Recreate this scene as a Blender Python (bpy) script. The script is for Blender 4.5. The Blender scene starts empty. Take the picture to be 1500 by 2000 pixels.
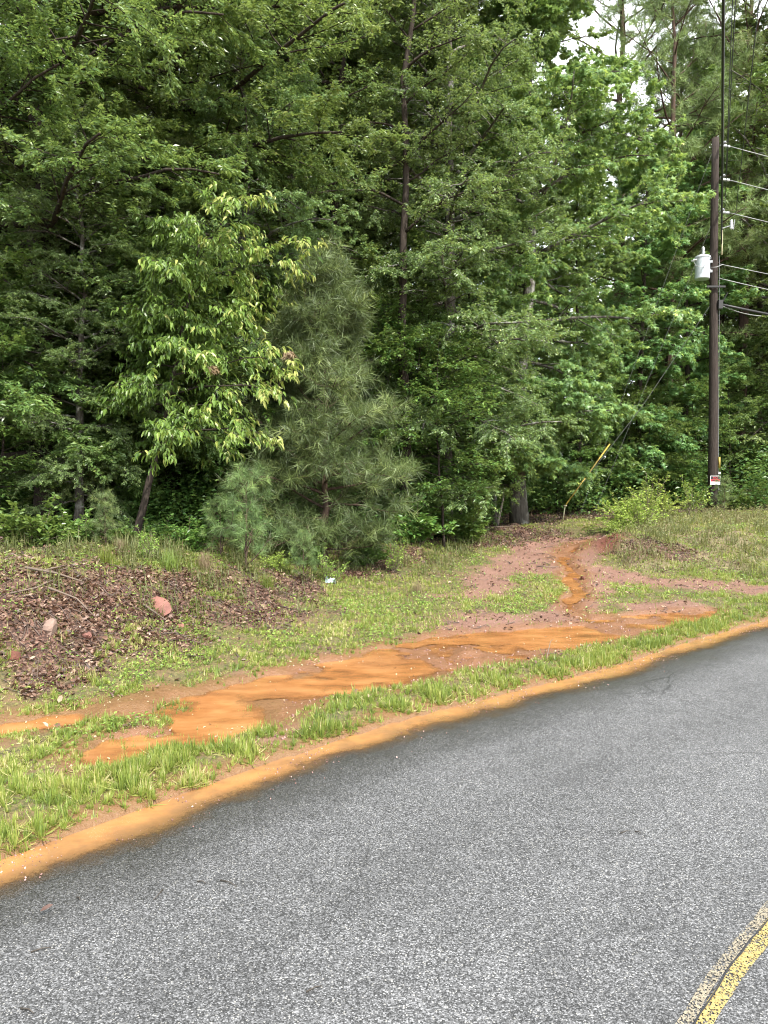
import bpy, math, random
import numpy as np
from mathutils import Vector
SC = bpy.context.scene
COL = SC.collection
R = math.radians
# ------------------------------------------------------------------ camera
EYE = 1.7; PITCH = R(2.2); FPX = 1420.0
cam_d = bpy.data.cameras.new('camera'); cam = bpy.data.objects.new('camera', cam_d); COL.objects.link(cam)
cam.location = (0, 0, EYE); cam.rotation_euler = (R(90) - PITCH, 0, 0)
cam_d.sensor_fit = 'VERTICAL'; cam_d.sensor_height = 36; cam_d.sensor_width = 27
cam_d.lens = FPX / 2000 * 36; cam_d.clip_start = 0.05; cam_d.clip_end = 1000
SC.camera = cam
# ------------------------------------------------------------------ light
SUN_EL = R(52); SUN_AZ = R(147)        # azimuth clockwise from +Y (ahead): to the right and a little behind the camera
w = bpy.data.worlds.new('World'); SC.world = w; w.use_nodes = True
nt = w.node_tree; nt.nodes.clear()
sky = nt.nodes.new('ShaderNodeTexSky'); sky.sky_type = 'NISHITA'; sky.sun_disc = False
sky.sun_elevation = SUN_EL; sky.sun_rotation = SUN_AZ; sky.dust_density = 2.5; sky.air_density = 1.0
tc = nt.nodes.new('ShaderNodeTexCoord'); nz = nt.nodes.new('ShaderNodeTexNoise')
nz.inputs['Scale'].default_value = 2.2; nz.inputs['Detail'].default_value = 6
cr = nt.nodes.new('ShaderNodeValToRGB'); cr.color_ramp.elements[0].position = .34; cr.color_ramp.elements[1].position = .56
cr.color_ramp.elements[0].color = (.35, .35, .35, 1); cr.color_ramp.elements[1].color = (1, 1, 1, 1)
mx = nt.nodes.new('ShaderNodeMix'); mx.data_type = 'RGBA'; mx.inputs[7].default_value = (7.6, 7.9, 8.2, 1)
bg = nt.nodes.new('ShaderNodeBackground'); bg.inputs[1].default_value = 0.15
out = nt.nodes.new('ShaderNodeOutputWorld')
L = nt.links
L.new(tc.outputs['Generated'], nz.inputs['Vector']); L.new(nz.outputs[0], cr.inputs[0])
L.new(cr.outputs[0], mx.inputs[0]); L.new(sky.outputs[0], mx.inputs[6]); L.new(mx.outputs[2], bg.inputs[0]); L.new(bg.outputs[0], out.inputs[0])
sun_d = bpy.data.lights.new('sun', 'SUN'); sun_d.energy = 3.1; sun_d.angle = R(0.6); sun_d.color = (1, .95, .87)
sun = bpy.data.objects.new('sun', sun_d); COL.objects.link(sun)
sv = Vector((math.sin(SUN_AZ) * math.cos(SUN_EL), math.cos(SUN_AZ) * math.cos(SUN_EL), math.sin(SUN_EL)))
sun.rotation_euler = sv.to_track_quat('Z', 'Y').to_euler(); sun.location = (0, 0, 40)
SC.view_settings.view_transform = 'Standard'; SC.view_settings.look = 'None'
SC.view_settings.exposure = 1.5; SC.view_settings.gamma = 1.0
SC.render.engine = 'CYCLES'
cy = SC.cycles; cy.max_bounces = 7; cy.diffuse_bounces = 5; cy.glossy_bounces = 2; cy.transmission_bounces = 5
cy.transparent_max_bounces = 6; cy.sample_clamp_indirect = 6; cy.caustics_reflective = False; cy.caustics_refractive = False
cy.use_denoising = True; cy.denoiser = 'OPENIMAGEDENOISE'; cy.filter_width = 1.1

# ------------------------------------------------------------------ helpers
def ray(px, py):
    dx = (px - 750) / FPX; dz = (1000 - py) / FPX; c, s = math.cos(PITCH), math.sin(PITCH)
    return np.array((dx, c + dz * s, -s + dz * c))
def at_z(px, py, z):
    r = ray(px, py); t = (z - EYE) / r[2]; return np.array((r[0] * t, r[1] * t, z))
def at_y(px, py, Y):
    r = ray(px, py); t = Y / r[1]; return np.array((r[0] * t, Y, EYE + r[2] * t))
_tab = {}
def vnoise(x, y, scale, seed=0):
    if seed not in _tab: _tab[seed] = np.random.default_rng(seed + 999).random((256, 256))
    T = _tab[seed]; x = np.asarray(x) * scale + 37.3; y = np.asarray(y) * scale + 91.7
    xi = np.floor(x).astype(int); yi = np.floor(y).astype(int); fx = x - xi; fy = y - yi
    fx = fx * fx * (3 - 2 * fx); fy = fy * fy * (3 - 2 * fy)
    a = T[xi % 256, yi % 256]; b = T[(xi + 1) % 256, yi % 256]; c = T[xi % 256, (yi + 1) % 256]; d = T[(xi + 1) % 256, (yi + 1) % 256]
    return (a * (1 - fx) + b * fx) * (1 - fy) + (c * (1 - fx) + d * fx) * fy
def fbm(x, y, scale, seed=0, oct=4):
    s = 0; a = .5; t = 0
    for o in range(oct): s = s + a * vnoise(x, y, scale * 2 ** o, seed + o); t += a; a *= .5
    return s / t
def sstep(a, b, x):
    t = np.clip((x - a) / (b - a), 0, 1); return t * t * (3 - 2 * t)
def poly_sd(x, y, poly):
    """signed distance, positive inside"""
    P = np.asarray(poly, float)[:, :2]; Q = np.roll(P, -1, 0); best = np.full(x.shape, 1e9); ins = np.zeros(x.shape, bool)
    for (ax, ay), (bx, by) in zip(P, Q):
        ex, ey = bx - ax, by - ay; l2 = ex * ex + ey * ey + 1e-12
        t = np.clip(((x - ax) * ex + (y - ay) * ey) / l2, 0, 1)
        best = np.minimum(best, np.hypot(x - ax - t * ex, y - ay - t * ey))
        if ay != by:
            c = ((ay > y) != (by > y)) & (x < (bx - ax) * (y - ay) / (by - ay) + ax); ins ^= c
    return np.where(ins, best, -best)

class MB:
    """collects vertices and faces, links them as one mesh object"""
    def __init__(s): s.v = []; s.lo = []; s.sz = []; s.n = 0; s.at = []; s.mi = []
    def raw(s, V, loops, sizes, tint=0.5, mi=0):
        V = np.asarray(V, np.float32).reshape(-1, 3); loops = np.asarray(loops, np.int64).ravel(); sizes = np.asarray(sizes).ravel()
        s.v.append(V); s.lo.append(loops + s.n); s.sz.append(sizes); s.n += len(V)
        s.at.append(np.broadcast_to(np.asarray(tint, np.float32), sizes.shape).copy()); s.mi.append(np.full(sizes.shape, mi, np.int32)); return s
    def quads(s, V, F, tint=.5, mi=0):
        F = np.asarray(F); return s.raw(V, F, np.full(len(F), F.shape[1]), tint, mi)
    def poly(s, V, faces, mi=0, tint=.5):
        return s.raw(V, [i for f in faces for i in f], [len(f) for f in faces], tint, mi)
    def scatter(s, T, faces, pos, a, b, n, size, tint=.5, mi=0):
        """T (k,3) template in (along, across, normal); one copy per row of pos"""
        T = np.asarray(T, np.float32); N = len(pos); k = len(T); size = np.asarray(size, np.float32)
        if size.ndim < 2: size = np.broadcast_to(size.reshape(-1, 1), (N, 3))
        TT = T[None] * size[:, None, :]
        V = pos[:, None] + TT[..., 0:1] * a[:, None] + TT[..., 1:2] * b[:, None] + TT[..., 2:3] * n[:, None]
        fl = np.array([i for f in faces for i in f]); fs = np.array([len(f) for f in faces])
        loops = (np.arange(N)[:, None] * k + fl[None]).ravel(); sizes = np.tile(fs, N)
        tint = np.repeat(np.broadcast_to(np.asarray(tint, np.float32), (N,)), len(fs))
        return s.raw(V.reshape(-1, 3), loops, sizes, tint, mi)
    def tubes(s, P, Rr, sides=5, tint=.5, mi=0, cap=True):
        P = np.asarray(P, np.float32); Rr = np.asarray(Rr, np.float32); B, n, _ = P.shape
        T = np.gradient(P, axis=1); T /= np.linalg.norm(T, axis=2, keepdims=True) + 1e-9
        ref = np.where(np.abs(T[:, :1, 2:3]).mean(axis=1, keepdims=True) > .8, np.array([1., .13, 0]), np.array([.07, .05, 1.]))
        ref = np.broadcast_to(ref, T.shape)
        U = np.cross(T, ref); U /= np.linalg.norm(U, axis=2, keepdims=True) + 1e-9; W = np.cross(T, U)
        an = np.arange(sides) / sides * 2 * np.pi
        V = P[:, :, None] + Rr[:, :, None, None] * (np.cos(an)[None, None, :, None] * U[:, :, None] + np.sin(an)[None, None, :, None] * W[:, :, None])
        i = np.arange(n - 1)[:, None] * sides; j = np.arange(sides)[None]; j2 = (j + 1) % sides
        F = np.stack([i + j, i + j2, i + sides + j2, i + sides + j], -1).reshape(-1, 4)
        base = (np.arange(B) * n * sides)[:, None, None]
        F = (F[None] + base).reshape(-1, 4)
        lo = F.ravel(); sz = np.full(len(F), 4)
        if cap:
            c1 = (np.arange(B) * n * sides)[:, None] + np.arange(sides)[None, ::-1]; c2 = (np.arange(B) * n * sides)[:, None] + (n - 1) * sides + np.arange(sides)[None]
            lo = np.concatenate([lo, c1.ravel(), c2.ravel()]); sz = np.concatenate([sz, np.full(2 * B, sides)])
        return s.raw(V.reshape(-1, 3), lo, sz, tint, mi)
    def box(s, c, d, rz=0, mi=0, tint=.5, rx=0):
        c = np.array(c, float); h = np.array(d, float) / 2
        V = np.array([[x, y, z] for x in (-1, 1) for y in (-1, 1) for z in (-1, 1)]) * h
        if rx: co, si = math.cos(rx), math.sin(rx); V = np.stack([V[:, 0], V[:, 1] * co - V[:, 2] * si, V[:, 1] * si + V[:, 2] * co], 1)
        co, si = math.cos(rz), math.sin(rz); V = np.stack([V[:, 0] * co - V[:, 1] * si, V[:, 0] * si + V[:, 1] * co, V[:, 2]], 1)
        return s.quads(V + c, [[0, 1, 3, 2], [4, 6, 7, 5], [0, 4, 5, 1], [2, 3, 7, 6], [0, 2, 6, 4], [1, 5, 7, 3]], tint, mi)
    def lathe(s, prof, c=(0, 0, 0), seg=20, mi=0, axis='Z', tint=.5):
        prof = np.array(prof, float); n = len(prof); an = np.arange(seg) / seg * 2 * np.pi
        V = np.stack([prof[:, 0:1] * np.cos(an), prof[:, 0:1] * np.sin(an), np.broadcast_to(prof[:, 1:2], (n, seg))], -1)
        if axis == 'X': V = V[..., [2, 0, 1]]
        if axis == 'Y': V = V[..., [1, 2, 0]]
        i = np.arange(n - 1)[:, None] * seg; j = np.arange(seg)[None]; j2 = (j + 1) % seg
        F = np.stack([i + j, i + j2, i + seg + j2, i + seg + j], -1).reshape(-1, 4)
        return s.quads(V.reshape(-1, 3) + np.array(c), F, tint, mi)
    def mesh(s, name, mats, smooth=False):
        me = bpy.data.meshes.new(name); V = np.concatenate(s.v); lo = np.concatenate(s.lo).astype(np.int32); sz = np.concatenate(s.sz).astype(np.int32)
        me.vertices.add(len(V)); me.vertices.foreach_set('co', V.ravel())
        me.loops.add(len(lo)); me.loops.foreach_set('vertex_index', lo)
        me.polygons.add(len(sz)); st = np.zeros(len(sz), np.int32); st[1:] = np.cumsum(sz)[:-1]
        me.polygons.foreach_set('loop_start', st); me.polygons.foreach_set('loop_total', sz)
        mats = mats if isinstance(mats, (list, tuple)) else [mats]
        for m in mats: me.materials.append(m)
        if len(mats) > 1: me.polygons.foreach_set('material_index', np.concatenate(s.mi))
        me.polygons.foreach_set('use_smooth', np.full(len(sz), smooth))
        at = me.attributes.new('tint', 'FLOAT', 'FACE'); at.data.foreach_set('value', np.concatenate(s.at))
        me.update(calc_edges=True); return me
    def build(s, name, mats, parent=None, smooth=False, loc=None):
        o = bpy.data.objects.new(name, s.mesh(name, mats, smooth)); COL.objects.link(o)
        if parent: o.parent = parent
        if loc is not None: o.location = loc
        return o
def tag(o, label=None, cat=None, group=None, kind=None):
    if label: o['label'] = label
    if cat: o['category'] = cat
    if group: o['group'] = group
    if kind: o['kind'] = kind
    return o
def empty(name, loc, rz=0, label=None, cat=None, group=None):
    o = bpy.data.objects.new(name, None); COL.objects.link(o); o.location = [float(q) for q in loc]; o.rotation_euler[2] = rz
    return tag(o, label, cat, group)
def copy_tree(o, loc=None, rz=0, sc=1, label=None, group=None):
    kids = list(o.children); c = o.copy(); COL.objects.link(c)
    for ch in kids:
        d = ch.copy(); COL.objects.link(d); d.parent = c
        for g in list(ch.children): e = g.copy(); COL.objects.link(e); e.parent = d
    if loc is not None: c.location = [float(q) for q in loc]
    c.rotation_euler = (0, 0, rz); c.scale = (sc, sc, sc) if not isinstance(sc, tuple) else sc
    if label: c['label'] = label
    if group: c['group'] = group
    return c

# ------------------------------------------------------------------ materials
class NT:
    def __init__(s, name):
        s.m = bpy.data.materials.new(name); s.m.use_nodes = True; s.t = s.m.node_tree; s.t.nodes.clear()
        s.out = s.t.nodes.new('ShaderNodeOutputMaterial')
    def n(s, ty, ins=None, **kw):
        nd = s.t.nodes.new(ty)
        for k, v in kw.items(): setattr(nd, k, v)
        for k, v in (ins or {}).items(): s.set(nd.inputs[k], v)
        return nd
    def set(s, sock, v):
        if isinstance(v, bpy.types.NodeSocket): s.t.links.new(v, sock)
        elif isinstance(v, bpy.types.Node): s.t.links.new(v.outputs[0], sock)
        else: sock.default_value = tuple(v) + (1,) if isinstance(v, (tuple, list)) and len(v) == 3 and sock.type == 'RGBA' else v
    def mix(s, f, a, b, bt='MIX'):
        nd = s.n('ShaderNodeMix', data_type='RGBA', blend_type=bt); s.set(nd.inputs[0], f); s.set(nd.inputs[6], a); s.set(nd.inputs[7], b); return nd.outputs[2]
    def math(s, op, a, b=0.0, c=0.0):
        nd = s.n('ShaderNodeMath', operation=op); s.set(nd.inputs[0], a); s.set(nd.inputs[1], b); s.set(nd.inputs[2], c); return nd.outputs[0]
    def ramp(s, f, st, interp='LINEAR'):
        nd = s.n('ShaderNodeValToRGB'); s.set(nd.inputs[0], f); e = nd.color_ramp.elements; nd.color_ramp.interpolation = interp
        while len(e) < len(st): e.new(.5)
        for k, (p, c) in enumerate(st):
            e[k].position = p; e[k].color = (c, c, c, 1) if isinstance(c, (int, float)) else tuple(c) + (1,)
        return nd.outputs[0]
    def coord(s, k='Object'): return s.n('ShaderNodeTexCoord').outputs[k]
    def map(s, v, sc): return s.n('ShaderNodeMapping', {0: v, 'Scale': sc}).outputs[0]
    def noise(s, v, scale, detail=4, rough=.55): return s.n('ShaderNodeTexNoise', {'Vector': v, 'Scale': scale, 'Detail': detail, 'Roughness': rough}).outputs[0]
    def attr(s, nme): return s.n('ShaderNodeAttribute', attribute_name=nme).outputs['Fac']
    def bump(s, h, st=.5, d=.02): return s.n('ShaderNodeBump', {'Height': h, 'Strength': st, 'Distance': d}).outputs[0]
    def pbr(s, col, rough=.6, nrm=None, spec=.5, metal=0.0):
        if getattr(s, 'gk', None): col = s.mix(1.0, col, (s.gk, s.gk, s.gk), 'MULTIPLY')
        p = s.n('ShaderNodeBsdfPrincipled'); s.set(p.inputs['Base Color'], col); s.set(p.inputs['Roughness'], rough)
        s.set(p.inputs['Specular IOR Level'], spec); s.set(p.inputs['Metallic'], metal)
        if nrm is not None: s.set(p.inputs['Normal'], nrm)
        return p.outputs[0]
    def done(s, sh): s.t.links.new(sh, s.out.inputs[0]); return s.m
def plain(name, col, rough=.5, metal=0, var=.15, scale=12, spec=.5):
    k = NT(name); k.gk = .85; f = k.noise(k.coord(), scale); c = k.mix(f, tuple(x * (1 - var) for x in col), tuple(min(1, x * (1 + var)) for x in col))
    return k.done(k.pbr(c, rough, k.bump(f, .15, .01), spec, metal))
LEAFK = 1.95
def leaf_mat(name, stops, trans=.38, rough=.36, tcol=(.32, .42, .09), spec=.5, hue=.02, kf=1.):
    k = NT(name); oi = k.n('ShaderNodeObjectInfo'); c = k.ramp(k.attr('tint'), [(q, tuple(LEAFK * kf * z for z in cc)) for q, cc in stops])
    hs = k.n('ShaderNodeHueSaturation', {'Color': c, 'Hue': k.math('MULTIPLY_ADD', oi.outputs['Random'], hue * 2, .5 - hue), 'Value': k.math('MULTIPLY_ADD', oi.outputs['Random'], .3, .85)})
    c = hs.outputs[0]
    tr = k.n('ShaderNodeBsdfTranslucent', {'Color': k.mix(.75, c, tcol)})
    ms = k.n('ShaderNodeMixShader'); ms.inputs[0].default_value = trans
    k.t.links.new(k.pbr(c, rough, None, spec), ms.inputs[1]); k.t.links.new(tr.outputs[0], ms.inputs[2])
    return k.done(ms.outputs[0])
def bark_mat(name, a, b, lich=None, sc=(9, 9, 1.6)):
    k = NT(name); v = k.coord(); f = k.noise(k.map(v, sc), 2.4, 6, .65); c = k.ramp(f, [(.3, a), (.7, b)])
    if lich: c = k.mix(k.ramp(k.noise(v, 3.1, 5), [(.5, 0.), (.62, 1.)]), c, lich)
    return k.done(k.pbr(c, .9, k.bump(f, .9, .03), .2))
M = {}
M['oak'] = leaf_mat('oak_leaves', [(0, (.028, .050, .016)), (.45, (.056, .090, .026)), (.8, (.090, .130, .036)), (1, (.15, .18, .05))])
M['elm'] = leaf_mat('fine_leaves', [(0, (.032, .056, .022)), (.5, (.064, .098, .036)), (.85, (.100, .142, .050)), (1, (.16, .19, .065))], kf=1.15)
M['gum'] = leaf_mat('star_leaves', [(0, (.032, .064, .024)), (.5, (.062, .110, .038)), (.85, (.105, .165, .052)), (1, (.20, .25, .06))], .40, .36, kf=1.25)
M['sour'] = leaf_mat('drooping_leaves', [(0, (.030, .070, .014)), (.5, (.065, .125, .022)), (.8, (.11, .19, .035)), (.93, (.15, .21, .04)), (1, (.24, .27, .08))], .36, .4, kf=.85)
M['pine'] = leaf_mat('pine_needles', [(0, (.035, .055, .018)), (.5, (.07, .10, .032)), (1, (.13, .165, .055))], .25, .5, (.2, .26, .08), kf=1.3)
M['ypine'] = leaf_mat('young_pine_needles', [(0, (.035, .055, .020)), (.5, (.075, .110, .036)), (1, (.15, .19, .06))], .2, .5, (.2, .27, .06))
M['shrub'] = leaf_mat('shrub_leaves', [(0, (.04, .08, .015)), (.5, (.11, .17, .03)), (1, (.24, .30, .06))], .35, .45)
M['dshrub'] = leaf_mat('undergrowth_leaves', [(0, (.02, .045, .012)), (.5, (.042, .085, .02)), (1, (.09, .14, .03))], .3, .35)
M['far'] = leaf_mat('far_leaves', [(0, (.030, .050, .018)), (.5, (.065, .10, .032)), (1, (.11, .155, .035))], .3, .5)
M['bark'] = bark_mat('dark_bark', (.018, .014, .011), (.07, .055, .045))
M['gbark'] = bark_mat('grey_bark', (.05, .045, .038), (.15, .135, .115), (.27, .27, .24))
M['pbark'] = bark_mat('pine_bark', (.03, .022, .018), (.13, .085, .062), None, (7, 7, 1.2))
M['twig'] = plain('dry_twig', (.16, .12, .09), .85)
M['dry'] = leaf_mat('dried_tassels', [(0, (.10, .065, .035)), (1, (.22, .165, .10))], .2, .7, (.3, .22, .12), hue=.0)

# ------------------------------------------------------------------ terrain height
ctl = []
for px, py, z in [(0,1600,.035),(300,1520,.035),(600,1425,.035),(900,1345,.035),(1200,1280,.04),(1440,1208,.045),
                  (0,1440,.0),(400,1385,-.005),(700,1312,0.),(1000,1252,.01),(1250,1205,.03),(1480,1180,.06),
                  (-500,1440,0),(-500,1330,.12),(-500,1110,.8),(-500,1230,.42),
                  (0,1365,.06),(200,1325,.08),(450,1275,.08),(700,1215,.08),(900,1185,.09),
                  (0,1330,.13),(150,1300,.14),(350,1235,.17),(520,1205,.17),(590,1160,.20),
                  (0,1230,.42),(150,1205,.44),(300,1175,.44),(440,1160,.38),
                  (0,1115,.80),(150,1110,.80),(300,1105,.76),(450,1105,.66),(560,1100,.52),
                  (650,1135,.25),(700,1105,.36),(760,1068,.58),(850,1078,.46),(850,1120,.25),(900,1060,.55),
                  (950,1110,.27),(1000,1145,.17),(1050,1075,.43),(1000,1042,.6),(1015,1030,.65),(1130,1100,.3),(1150,1150,.14),
                  (1140,1052,.54),(1130,1026,.78),(1101,1016,.86),(1140,1112,.25),(1185,1090,.32),(1205,1058,.62),(1230,1085,.42),
                  (1300,1102,.29),(1300,1052,.62),(1300,1012,.84),(1400,1102,.28),(1400,1052,.64),(1400,1007,.88),(1500,1100,.27),(1500,1050,.66),(1500,1008,.9),
                  (1700,1100,.3),(1700,1050,.66),(1250,1130,.15),(1350,1138,.13),(1500,1148,.1),(1500,1122,.2),(1700,1140,.12),(1300,1172,.08),(1450,1165,.08)]:
    ctl.append(at_z(px, py, z))
for p in [(-9,12,1.0),(-4,14,.95),(0,15,.85),(-14,10,1.0),(-12,20,1.1),(0,21,1.0),(5,20,.85),(10,21,1.03),(7,24,1.05),(15,22,1.1),(22,26,1.1),(16,15,.7),(20,17,.6),
          (0,30,1.2),(15,32,1.2),(-15,30,1.3),(0,45,1.5),(30,45,1.5),(-30,45,1.6),(0,80,2),(60,80,2),(-60,80,2),(-60,0,.5),(60,0,0),(0,-60,0),(-30,-30,0),(60,60,1.5),(-10,4,.3),(-20,4,.5)]:
    ctl.append(np.array(p, float))
ctl = np.array(ctl); _n = len(ctl)
_K = np.linalg.norm(ctl[:, None, :2] - ctl[None, :, :2], axis=2) + np.eye(_n) * -.02
_A = np.zeros((_n + 1, _n + 1)); _A[:_n, :_n] = _K; _A[:_n, _n] = 1; _A[_n, :_n] = 1
_W = np.linalg.solve(_A, np.append(ctl[:, 2], 0))
def rbf(x, y):
    x = np.asarray(x, float); y = np.asarray(y, float); s = np.full(x.shape, _W[_n])
    for k in range(_n): s = s + _W[k] * np.sqrt((x - ctl[k, 0]) ** 2 + (y - ctl[k, 1]) ** 2 + .01)
    return s
# road edge (grass / asphalt), in world metres
_e = [at_z(a, b, 0)[:2] for a, b in [(0,1680),(200,1612),(400,1535),(600,1466),(800,1402),(1000,1352),(1200,1303),(1300,1268),(1400,1238),(1500,1212)]]
_d0 = (_e[0] - _e[2]); _d0 /= np.linalg.norm(_d0); _d1 = (_e[-1] - _e[-4]); _d1 /= np.linalg.norm(_d1)
_pre = [_e[0] + _d0 * t for t in (40, 15, 8, 4, 2, 1)]; _post = [_e[-1] + _d1 * t for t in (1, 2, 4, 8, 15, 30, 60)]
EDGE = np.array(_pre + _e + _post)
def smooth_line(P, it=2):
    for _ in range(it):
        Q = np.empty((2 * len(P) - 2, 2)); Q[0::2] = P[:-1] * .75 + P[1:] * .25; Q[1::2] = P[:-1] * .25 + P[1:] * .75
        P = np.vstack([P[:1], Q, P[-1:]])
    return P
EDGE = smooth_line(EDGE, 2)
def edge_sd(x, y):
    """distance to the asphalt edge, positive on the grass side"""
    x = np.asarray(x, float); y = np.asarray(y, float); best = np.full(x.shape, 1e9); sg = np.ones(x.shape)
    for (ax, ay), (bx, by) in zip(EDGE[:-1], EDGE[1:]):
        ex, ey = bx - ax, by - ay; l2 = ex * ex + ey * ey + 1e-12; t = np.clip(((x - ax) * ex + (y - ay) * ey) / l2, 0, 1)
        d = np.hypot(x - ax - t * ex, y - ay - t * ey); c = ex * (y - ay) - ey * (x - ax)
        m = d < best; best = np.where(m, d, best); sg = np.where(m, np.sign(c), sg)
    return best * sg
ROADW = 5.6
def H0(x, y):
    """smooth ground height without the small relief"""
    sd = edge_sd(x, y); far = -(sd + ROADW); h = rbf(x, y)
    h = np.where(sd > 0, h * sstep(0, .5, sd) + .012 * (1 - sstep(0, .5, sd)), -.06)
    return np.where(far > 0, .03 * sstep(0, .6, far), h)
def G(px, py):
    r = ray(px, py); lo, t = 1.0, 1.0
    ts = np.linspace(1.5, 60, 900); P = ts[:, None] * r[None]; z = EYE + P[:, 2]; h = np.maximum(rbf(P[:, 0], P[:, 1]), 0)
    k = np.argmax(z < h); k = k if z[k] < h[k] else len(ts) - 1
    a, b = ts[max(k - 1, 0)], ts[k]; za = z[max(k - 1, 0)] - h[max(k - 1, 0)]; zb = z[k] - h[k]; t = a + (b - a) * za / (za - zb + 1e-9)
    return np.array((r[0] * t, r[1] * t, EYE + r[2] * t))
def GP(pts): return [G(a, b) for a, b in pts]
# zones on the ground, outlined where the photograph shows them
Z_PUD = [GP([(-200,1440),(90,1392),(330,1348),(480,1330),(560,1302),(700,1272),(880,1236),(1000,1228),(1150,1216),(1180,1200),(1290,1195),(1400,1190),(1400,1203),(1250,1238),(1100,1272),(1000,1290),(900,1310),(780,1340),(640,1362),(560,1400),(500,1425),(360,1432),(300,1400),(180,1402),(90,1420),(-200,1462)]),
         GP([(150,1465),(200,1440),(330,1425),(480,1425),(420,1450),(300,1470),(270,1500),(190,1500)]),
         GP([(1130,1058),(1092,1080),(1085,1092),(1108,1110),(1098,1135),(1120,1150),(1092,1170),(1108,1186),(1135,1205),(1150,1208),(1122,1182),(1150,1158),(1130,1140),(1138,1118),(1108,1098),(1112,1086),(1150,1062),(1150,1056)])]
Z_DIRT = [GP([(860,1165),(905,1150),(920,1112),(1000,1075),(1045,1055),(1170,1045),(1215,1050),(1190,1075),(1180,1100),(1225,1118),(1300,1130),(1510,1140),(1700,1142),(1700,1165),(1510,1162),(1330,1150),(1200,1140),(1185,1165),(1190,1200),(1080,1200),(1060,1185),(1095,1160),(1120,1125),(1020,1122),(1000,1150),(960,1175)]),
          GP([(1215,1198),(1240,1172),(1330,1170),(1390,1190),(1380,1205),(1270,1232)]),
          GP([(860,1235),(900,1200),(1000,1200),(1080,1195),(1240,1200),(1380,1205),(1300,1222),(1120,1268),(920,1300),(700,1345),(560,1385),(600,1340),(760,1290)]),
          GP([(500,1320),(600,1285),(800,1255),(880,1230),(880,1250),(700,1290),(560,1320)]),
          GP([(150,1470),(220,1425),(340,1410),(520,1410),(520,1440),(330,1460),(260,1505),(170,1505)])]
Z_LIT = [GP([(-500,1110),(0,1105),(150,1108),(330,1120),(470,1130),(560,1125),(640,1100),(760,1072),(845,1085),(810,1115),(700,1120),(640,1125),(610,1160),(600,1205),(545,1228),(420,1232),(350,1262),(230,1290),(110,1328),(0,1350),(-500,1370)]),
         GP([(1190,1080),(1230,1065),(1330,1062),(1380,1075),(1390,1090),(1310,1100),(1230,1098)]),
         GP([(930,1045),(1000,1036),(1080,1036),(1120,1050),(1040,1062),(930,1070)])]
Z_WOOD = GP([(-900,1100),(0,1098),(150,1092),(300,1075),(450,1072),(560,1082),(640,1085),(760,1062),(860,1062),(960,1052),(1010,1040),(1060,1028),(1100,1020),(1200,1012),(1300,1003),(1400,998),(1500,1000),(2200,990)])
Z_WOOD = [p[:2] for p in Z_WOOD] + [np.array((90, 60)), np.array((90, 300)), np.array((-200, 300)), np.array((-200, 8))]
Z_WEED = GP([(1190,1070),(1230,1040),(1290,1015),(1400,1006),(1520,1006),(1800,1000),(1800,1120),(1510,1128),(1400,1118),(1300,1112),(1225,1112)])
def zones(x, y):
    n1 = (fbm(x, y, 2.3, 11) - .5); n2 = (fbm(x, y, 9, 21) - .5)
    def m(polys, soft=.12, amp=.5, fine=.25):
        sd = np.maximum.reduce([poly_sd(x, y, p) for p in polys]) + n1 * amp + n2 * fine; return sstep(-soft, soft, sd)
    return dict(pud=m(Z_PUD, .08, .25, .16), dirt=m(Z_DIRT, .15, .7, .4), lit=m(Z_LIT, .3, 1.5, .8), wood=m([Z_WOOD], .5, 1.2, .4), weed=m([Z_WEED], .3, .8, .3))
def relief(x, y, z):
    r = (fbm(x, y, 3.0, 31) - .5) * .045 + (fbm(x, y, 11, 41, 3) - .5) * .022
    r = r * (1 + 1.6 * z['lit'] + .8 * z['weed']) + z['lit'] * (vnoise(x, y, 1.6, 5) - .5) * .12
    return r
BUMPS = []   # (point, radius, height) clods and tussocks added to the ground
red = G(1190, 1068); BUMPS.append((red[:2], .6, .09)); BUMPS.append((G(1235, 1058)[:2], .7, .16))
BUMPS.append((G(60, 1150)[:2], .8, .12)); BUMPS.append((G(780, 1075)[:2], .7, .16)); BUMPS.append((G(1010, 1040)[:2], .8, .12))
def HG(x, y, z=None, full=False):
    x = np.asarray(x, float); y = np.asarray(y, float)
    if z is None: z = zones(x, y)
    sd = edge_sd(x, y); h0 = H0(x, y); k = sstep(0.02, .25, sd) * (1 - sstep(30, 60, np.hypot(x, y)))
    h = h0 + relief(x, y, z) * k - .048 * z['pud'] * k + z['pud'] * k * ((fbm(x, y, 1.7, 301, 3) - .5) * .15 + (fbm(x, y, 5.5, 311, 3) - .5) * .07)
    h = h + sstep(.0, .12, sd) * (1 - sstep(.3, .9, sd)) * .02
    for (bx, by), br, bh in BUMPS: h = h + bh * np.exp(-((x - bx) ** 2 + (y - by) ** 2) / (br * br)) * k
    return np.where(sd > 0, h, h0)
def hz(x, y): return float(HG(np.array([x]), np.array([y]))[0])
def axis_pts(lo, a, b, hi, step):
    L_ = [a]; s = step
    while L_[-1] > lo: s *= 1.16; L_.append(L_[-1] - s)
    R_ = [b]; s = step
    while R_[-1] < hi: s *= 1.16; R_.append(R_[-1] + s)
    return np.array(L_[::-1] + list(np.arange(a + step, b - step / 2, step)) + R_)
xs = axis_pts(-250, -5.2, 9.8, 250, .045); ys = axis_pts(-120, 2.4, 16.5, 320, .05)
GX, GY = np.meshgrid(xs, ys, indexing='ij'); zn = zones(GX, GY); Zg = HG(GX, GY, zn)
nx, ny = GX.shape; idx = np.arange(nx * ny).reshape(nx, ny)
F = np.stack([idx[:-1, :-1], idx[1:, :-1], idx[1:, 1:], idx[:-1, 1:]], -1).reshape(-1, 4)

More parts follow.
